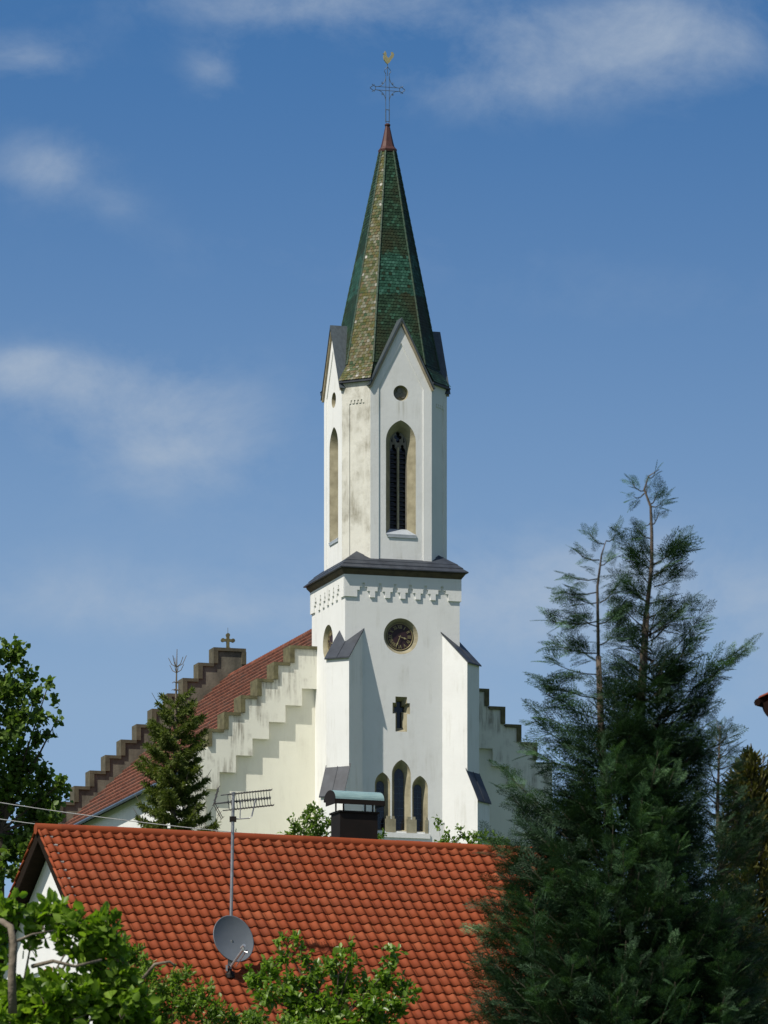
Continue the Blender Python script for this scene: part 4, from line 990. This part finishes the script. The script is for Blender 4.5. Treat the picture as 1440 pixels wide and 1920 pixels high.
class Cyp:
    def __init__(s, base): s.B = np.array(base); s.V = []; s.Q = []; s.n = 0; s.wood = MB(); s.twigs = MB(); s.V2 = []; s.Q2 = []; s.n2 = 0
    def spray(s, p, d, L, young=False):  # young: spray goes into the paler green mesh
        V, Q = SPT[RNG.integers(3)]; d = np.array(d, float); d /= np.linalg.norm(d)
        up = np.array([0, 0, 1.0]) + RNG.normal(size=3) * .45; sd = np.cross(up, d); sd /= np.linalg.norm(sd) + 1e-9; nn = np.cross(d, sd)
        W = (p - s.B) + L * (V[:, :1] * d + V[:, 1:2] * sd + V[:, 2:3] * nn)
        if young: s.V2.append(W); s.Q2.append(Q + s.n2); s.n2 += len(V); return
        s.V.append(W); s.Q.append(Q + s.n); s.n += len(V)
    def branch(s, p0, p1, sag, nsp, L0, L1, t0=.3, tube=.008, young=0.0):
        p0, p1 = np.array(p0, float), np.array(p1, float); mid = (p0 + p1) / 2 + np.array([0, 0, sag])
        pt = lambda t: p0 * (1 - t) ** 2 + 2 * mid * t * (1 - t) + p1 * t * t
        s.wood.tube([tuple(pt(t) - s.B) for t in (0, .35, .7, 1)], tube, 5, .003, 1)
        for i in range(nsp):
            t = t0 + (1 - t0) * (i + 1) / nsp; ax = pt(min(1, t + .05)) - pt(t - .05); ax /= np.linalg.norm(ax)
            sd = np.cross(ax, np.array([0, 0, 1.0]) + RNG.normal(size=3) * .5); sd /= np.linalg.norm(sd) + 1e-9
            k = .75 * (1 if i % 2 else -1) if i < nsp - 1 else 0
            s.spray(pt(t), ax + sd * k + RNG.normal(size=3) * .18 + np.array([0, 0, .10]), (L0 + (L1 - L0) * t) * RNG.uniform(.75, 1.2), RNG.random() < young)
    def mass(s, axis, prof_, Y, n, L, y0, y1, rise=(.3, .9), nsp=9, squash=1.0):
        """axis: (py, px); prof: (py, radius px)"""
        ys = np.linspace(y0, y1, 200); wt = np.interp(ys, *zip(*prof_)); wt = wt / wt.sum()
        for i in range(n):
            py = RNG.choice(ys, p=wt) + RNG.uniform(-3, 3); r = np.interp(py, *zip(*prof_)) * Y / F * RNG.uniform(.72, 1.06)
            ax = np.interp(py, *zip(*axis)); az = RNG.uniform(0, 2 * math.pi); rs = RNG.uniform(*rise)
            tip = np.array(at(ax, py, Y)) + np.array([math.cos(az) * r, math.sin(az) * r * squash, 0])
            axp = np.interp(py + r * rs * F / Y, *zip(*axis)); st = np.array(at(axp, py + r * rs * F / Y, Y))
            s.branch(st, tip, -r * .12, max(4, int(nsp * min(1.3, r / .7 + .3))), L * 1.1, L * .85, .25)
    def build(s, name, label, lm=None, cat='tree', group=None):
        root = empty(name, tuple(s.B), 0, label, cat, group)
        s.wood.build('trunk', [m_cbark, m_ctwig], root, True)
        if s.V2: np_mesh('pale_sprays', np.concatenate(s.V2), np.concatenate(s.Q2), l_cyp2, root)
        np_mesh('crown', np.concatenate(s.V), np.concatenate(s.Q), lm or l_cyp, root)
        return root
YC = 52.0
cy = Cyp(gbase(1185, YC))
T = lambda *pts: cy.wood.tube([tuple(np.array(at(x, y, YC + (q[0] if q else 0))) - cy.B) for x, y, *q in pts[0]], pts[1], 7, pts[2])
T([(1190, 2350), (1188, 1900), (1190, 1600), (1200, 1350), (1212, 1150)], .085, .026)
T([(1212, 1150), (1222, 1060), (1222, 1000), (1220, 950), (1208, 918), (1216, 893), (1236, 880)], .019, .003)
T([(1186, 1850), (1150, 1600), (1128, 1400), (1122, 1230)], .05, .022)
T([(1122, 1230), (1120, 1100), (1128, 1040), (1136, 1015)], .015, .003)
# main mass
cy.mass([(900, 1218), (1100, 1215), (1300, 1200), (1450, 1172), (1600, 1162), (1750, 1172), (2100, 1180)],
        [(1200, 22), (1260, 50), (1330, 78), (1400, 100), (1470, 122), (1540, 145), (1620, 190), (1750, 236), (1900, 262), (2050, 265)], YC, 620, .27, 1230, 2050, nsp=10)
# dense right-hand leader
cy.mass([(1000, 1222), (1150, 1215), (1400, 1240)], [(1040, 14), (1090, 30), (1150, 44), (1230, 62), (1330, 84), (1450, 90)], YC, 120, .22, 1060, 1450, nsp=7)
def br(x0, y0, x1, y1, n=6, L=.24, dy=0, sag=-.05, L2=None): cy.branch(at(x0, y0, YC), at(x0 + (x1 - x0) * .78, y0 + (y1 - y0) * .84, YC + dy), sag, int(n * 1.7), L * 1.0, (L2 or L * .8) * 1.0, .12, .006, .35)
# thin top leader
for a in ((1209, 920, 1180, 905, 3, .16), (1208, 925, 1182, 932, 4, .17), (1216, 895, 1232, 884, 2, .15), (1211, 930, 1214, 905, 2, .10), (1221, 945, 1236, 918, 3, .16), (1222, 950, 1250, 935, 4, .17), (1222, 985, 1240, 955, 3, .13), (1222, 975, 1205, 985, 2, .12), (1222, 1010, 1185, 985, 4, .16),
          (1224, 1060, 1292, 1005, 8, .26), (1226, 1080, 1280, 1030, 8, .26), (1226, 1100, 1285, 1070, 6, .2), (1226, 1060, 1190, 1010, 7, .22), (1222, 1070, 1165, 1008, 8, .22), (1222, 1100, 1180, 1040, 8, .22), (1222, 1120, 1165, 1085, 8, .22),
          (1235, 1180, 1310, 1118, 8, .22), (1250, 1230, 1325, 1148, 8, .24), (1260, 1250, 1318, 1165, 7, .22), (1265, 1330, 1345, 1240, 8, .28), (1300, 1290, 1400, 1212, 8, .20), (1345, 1240, 1408, 1206, 4, .14), (1270, 1350, 1355, 1255, 8, .25), (1280, 1400, 1335, 1310, 8, .25), (1280, 1360, 1330, 1285, 8, .24)): br(*a)
# sparse left leader
for a in ((1133, 1020, 1098, 998, 4, .16), (1136, 1014, 1160, 1000, 4, .18), (1124, 1050, 1070, 1032, 5, .17), (1122, 1085, 1050, 1078, 5, .17), (1122, 1110, 1028, 1108, 7, .20), (1121, 1130, 1070, 1118, 6, .2), (1121, 1165, 1012, 1165, 9, .22), (1121, 1175, 1060, 1140, 8, .22), (1122, 1225, 1016, 1205, 9, .23), (1122, 1240, 1070, 1200, 9, .22), (1122, 1265, 1018, 1240, 9, .24),
          (1123, 1310, 1005, 1275, 10, .26), (1125, 1350, 1000, 1292, 11, .28), (1125, 1380, 990, 1335, 11, .28), (1128, 1420, 985, 1355, 12, .30), (1130, 1460, 965, 1400, 12, .30), (1124, 1130, 1165, 1095, 7, .2), (1124, 1170, 1170, 1140, 8, .22), (1124, 1210, 1170, 1170, 8, .24), (1125, 1060, 1150, 1040, 4, .15),
          (1080, 1560, 925, 1440, 12, .28), (1060, 1600, 935, 1475, 10, .26), (1050, 1640, 960, 1500, 10, .26), (1040, 1680, 905, 1585, 9, .24), (1030, 1650, 880, 1560, 10, .22), (1040, 1740, 915, 1650, 10, .24), (1040, 1840, 905, 1720, 10, .26), (1040, 1900, 890, 1800, 10, .26), (1040, 1980, 880, 1880, 10, .26), (1060, 1800, 920, 1690, 11, .26), (1060, 1820, 865, 1740, 12, .28), (1060, 1900, 860, 1800, 12, .28), (1060, 1780, 880, 1690, 12, .28), (1060, 1950, 855, 1870, 12, .28), (1300, 1290, 1430, 1200, 10, .20), (1060, 1870, 900, 1760, 11, .28), (1060, 1940, 895, 1840, 11, .28), (1050, 2000, 885, 1920, 11, .28), (1040, 1760, 930, 1620, 10, .26), (1050, 1720, 950, 1560, 10, .26)): br(*a)
for y_ in range(1035, 1400, 9):                       # short sprays close to the two leaders
    for lx, k in ((1122, .8), (1221, 1.0)):
        a = RNG.uniform(0, 6.28); q = np.array(at(lx + RNG.uniform(-3, 3), y_, YC))
        cy.spray(q, (math.cos(a), math.sin(a) * .8, RNG.uniform(.2, .8)), k * RNG.uniform(.13, .24), RNG.random() < .3)
for i in range(38):                                  # upright plumes rich in pale sprays standing out of the near face
    y_ = RNG.uniform(1450, 1960); x_ = 1165 + RNG.uniform(-1, 1) * np.interp(y_, [1450, 1600, 1900], [90, 150, 215])
    nf = np.interp(y_, [1450, 1600, 1900], [.55, .75, 1.05]) * math.sqrt(max(.1, 1 - ((x_ - 1165) / 300) ** 2))
    h_ = RNG.uniform(60, 130); lean = RNG.uniform(-18, 26)
    cy.branch(at(x_, y_ + h_ * .6, YC - nf + .25), at(x_ + lean, y_ - h_ * .5, YC - nf - .12), -.02, 13, .22, .15, .12, .005, .65)
    if i % 2: cy.branch(at(x_ + 8, y_ + h_ * .6, YC - nf + .2), at(x_ + lean + 30, y_ - h_ * .2, YC - nf - .1), -.02, 9, .2, .14, .15, .005, .5)
cy.build('cypress_tree', 'tall dark green cypress with two leaders in the right foreground')
YC2 = 56.0
c2_ = Cyp(gbase(1370, YC2))
c2_.wood.tube([tuple(np.array(at(x, y, YC2)) - c2_.B) for x, y in ((1375, 2300), (1365, 1800), (1345, 1520), (1350, 1360))], .05, 6, .004)
c2_.mass([(1300, 1350), (1500, 1342), (1900, 1360)], [(1350, 6), (1400, 28), (1480, 50), (1560, 80), (1700, 95), (2000, 110)], YC2, 150, .22, 1370, 2000, nsp=7)
c2_.mass([(1400, 1390), (1600, 1385)], [(1440, 5), (1500, 25), (1600, 40)], YC2, 24, .18, 1455, 1600, nsp=5)
for i in range(26):
    y_ = 1352 + i * 9; sg = 1 if i % 2 else -1; r_ = 5 + i * 1.9; dy = RNG.uniform(-.2, .2)
    c2_.branch(at(1349, y_ + 22, YC2), at(1349 + sg * r_ * 1.15, y_, YC2 + dy), -.02, 5, .15, .13, .2, .005)
c2_.build('cypress_tree', 'smaller dark cypress behind the right side of the tall cypress')
# golden conifer at the right edge
YG = 68.0
gc = empty('golden_conifer', gbase(1412, YG), 0, 'yellow green conifer at the right edge below the eaves', 'tree')
conv = []
B = np.array(gbase(1412, YG)); Pp = []; Dd = []; wood = MB(); T_ = np.array(at(1408, 1415, YG))
wood.tube([(0, 0, -.3), tuple(T_ - B)], .07, 7, .008)
for i in range(520):
    py = 1425 + 560 * RNG.random() ** .9; r = np.interp(py, [1410, 1450, 1520, 1600, 1800, 2000], [10, 34, 46, 62, 80, 90]) * YG / F * RNG.uniform(.7, 1.08); az = RNG.uniform(0, 6.283)
    c_ = np.array(at(1410, py, YG)); tip = c_ + np.array([math.cos(az) * r, math.sin(az) * r, r * .5]); st = c_ + np.array([0, 0, -r * .4])
    wood.tube([tuple(st - B), tuple(tip - B)], .008, 4, .004)
    k = 26; t = RNG.uniform(.35, 1.05, k)[:, None]; Pp.append(st + (tip - st) * t + RNG.normal(size=(k, 3)) * .03 - B); Dd.append(RNG.normal(size=(k, 3)) * .5 + (tip - st) / np.linalg.norm(tip - st) + np.array([0, 0, .4]))
for dx, h in ((-6, 28), (0, 36), (7, 20), (22, 12), (-20, 10)):
    p_ = np.array(at(1408 + dx, 1430, YG)); wood.tube([tuple(p_ - B), tuple(p_ - B + np.array([dx * .001, 0, h * YG / F]))], .010, 4, .006)
wood.build('trunk', m_twig, gc); V, Q = leaves(np.concatenate(Pp), np.concatenate(Dd), .085, .3, .1, .3, 0); np_mesh('crown', V, Q, l_gold, gc)

# ================================================================ NEIGHBOUR'S EAVES AT THE RIGHT EDGE
e0 = at(1428, 1318, 60.0)
nb = empty('neighbour_house', (e0.x, e0.y, ground_z(60)), R(-32), 'neighbouring house whose brown eaves reach into the right edge', 'house')
hz2 = e0.z - nb.location.z
mb = MB(); arc = [(.0, hz2 - .01)] + [(.30 - .30 * math.cos(a), hz2 - .22 * math.sin(a)) for a in [math.pi / 2 * q / 8 for q in range(1, 9)]] + [(3.2, hz2 - .22 + 2.9 * .42), (3.2, hz2 + 3.2 * .42)]
mb.prism(arc, 0, 7.5); nr_ = mb.build('eaves', m_gutter, nb)
V, Q = pantiles((3.2, .0, hz2 + 3.2 * .42 + .03), (0, 1, 0), (-1 / math.hypot(1, .42), 0, -.42 / math.hypot(1, .42)), (-.42 / math.hypot(1, .42), 0, 1 / math.hypot(1, .42)), 34, 10, .22, .35, .05, .035, 6)
np_mesh('roof', V, Q, m_tile, nb, True)
mb = MB(); mb.tube([(-.02, -.05, hz2 + .0), (-.02, 7.5, hz2 + .0)], .035, 8); mb.build('gutter', m_gutter, nr_)
mb = MB(); mb.box(.75, 3.2, .35, 7.2, -.6, hz2 + .05); mb.build('wall', m_hwall, nb)
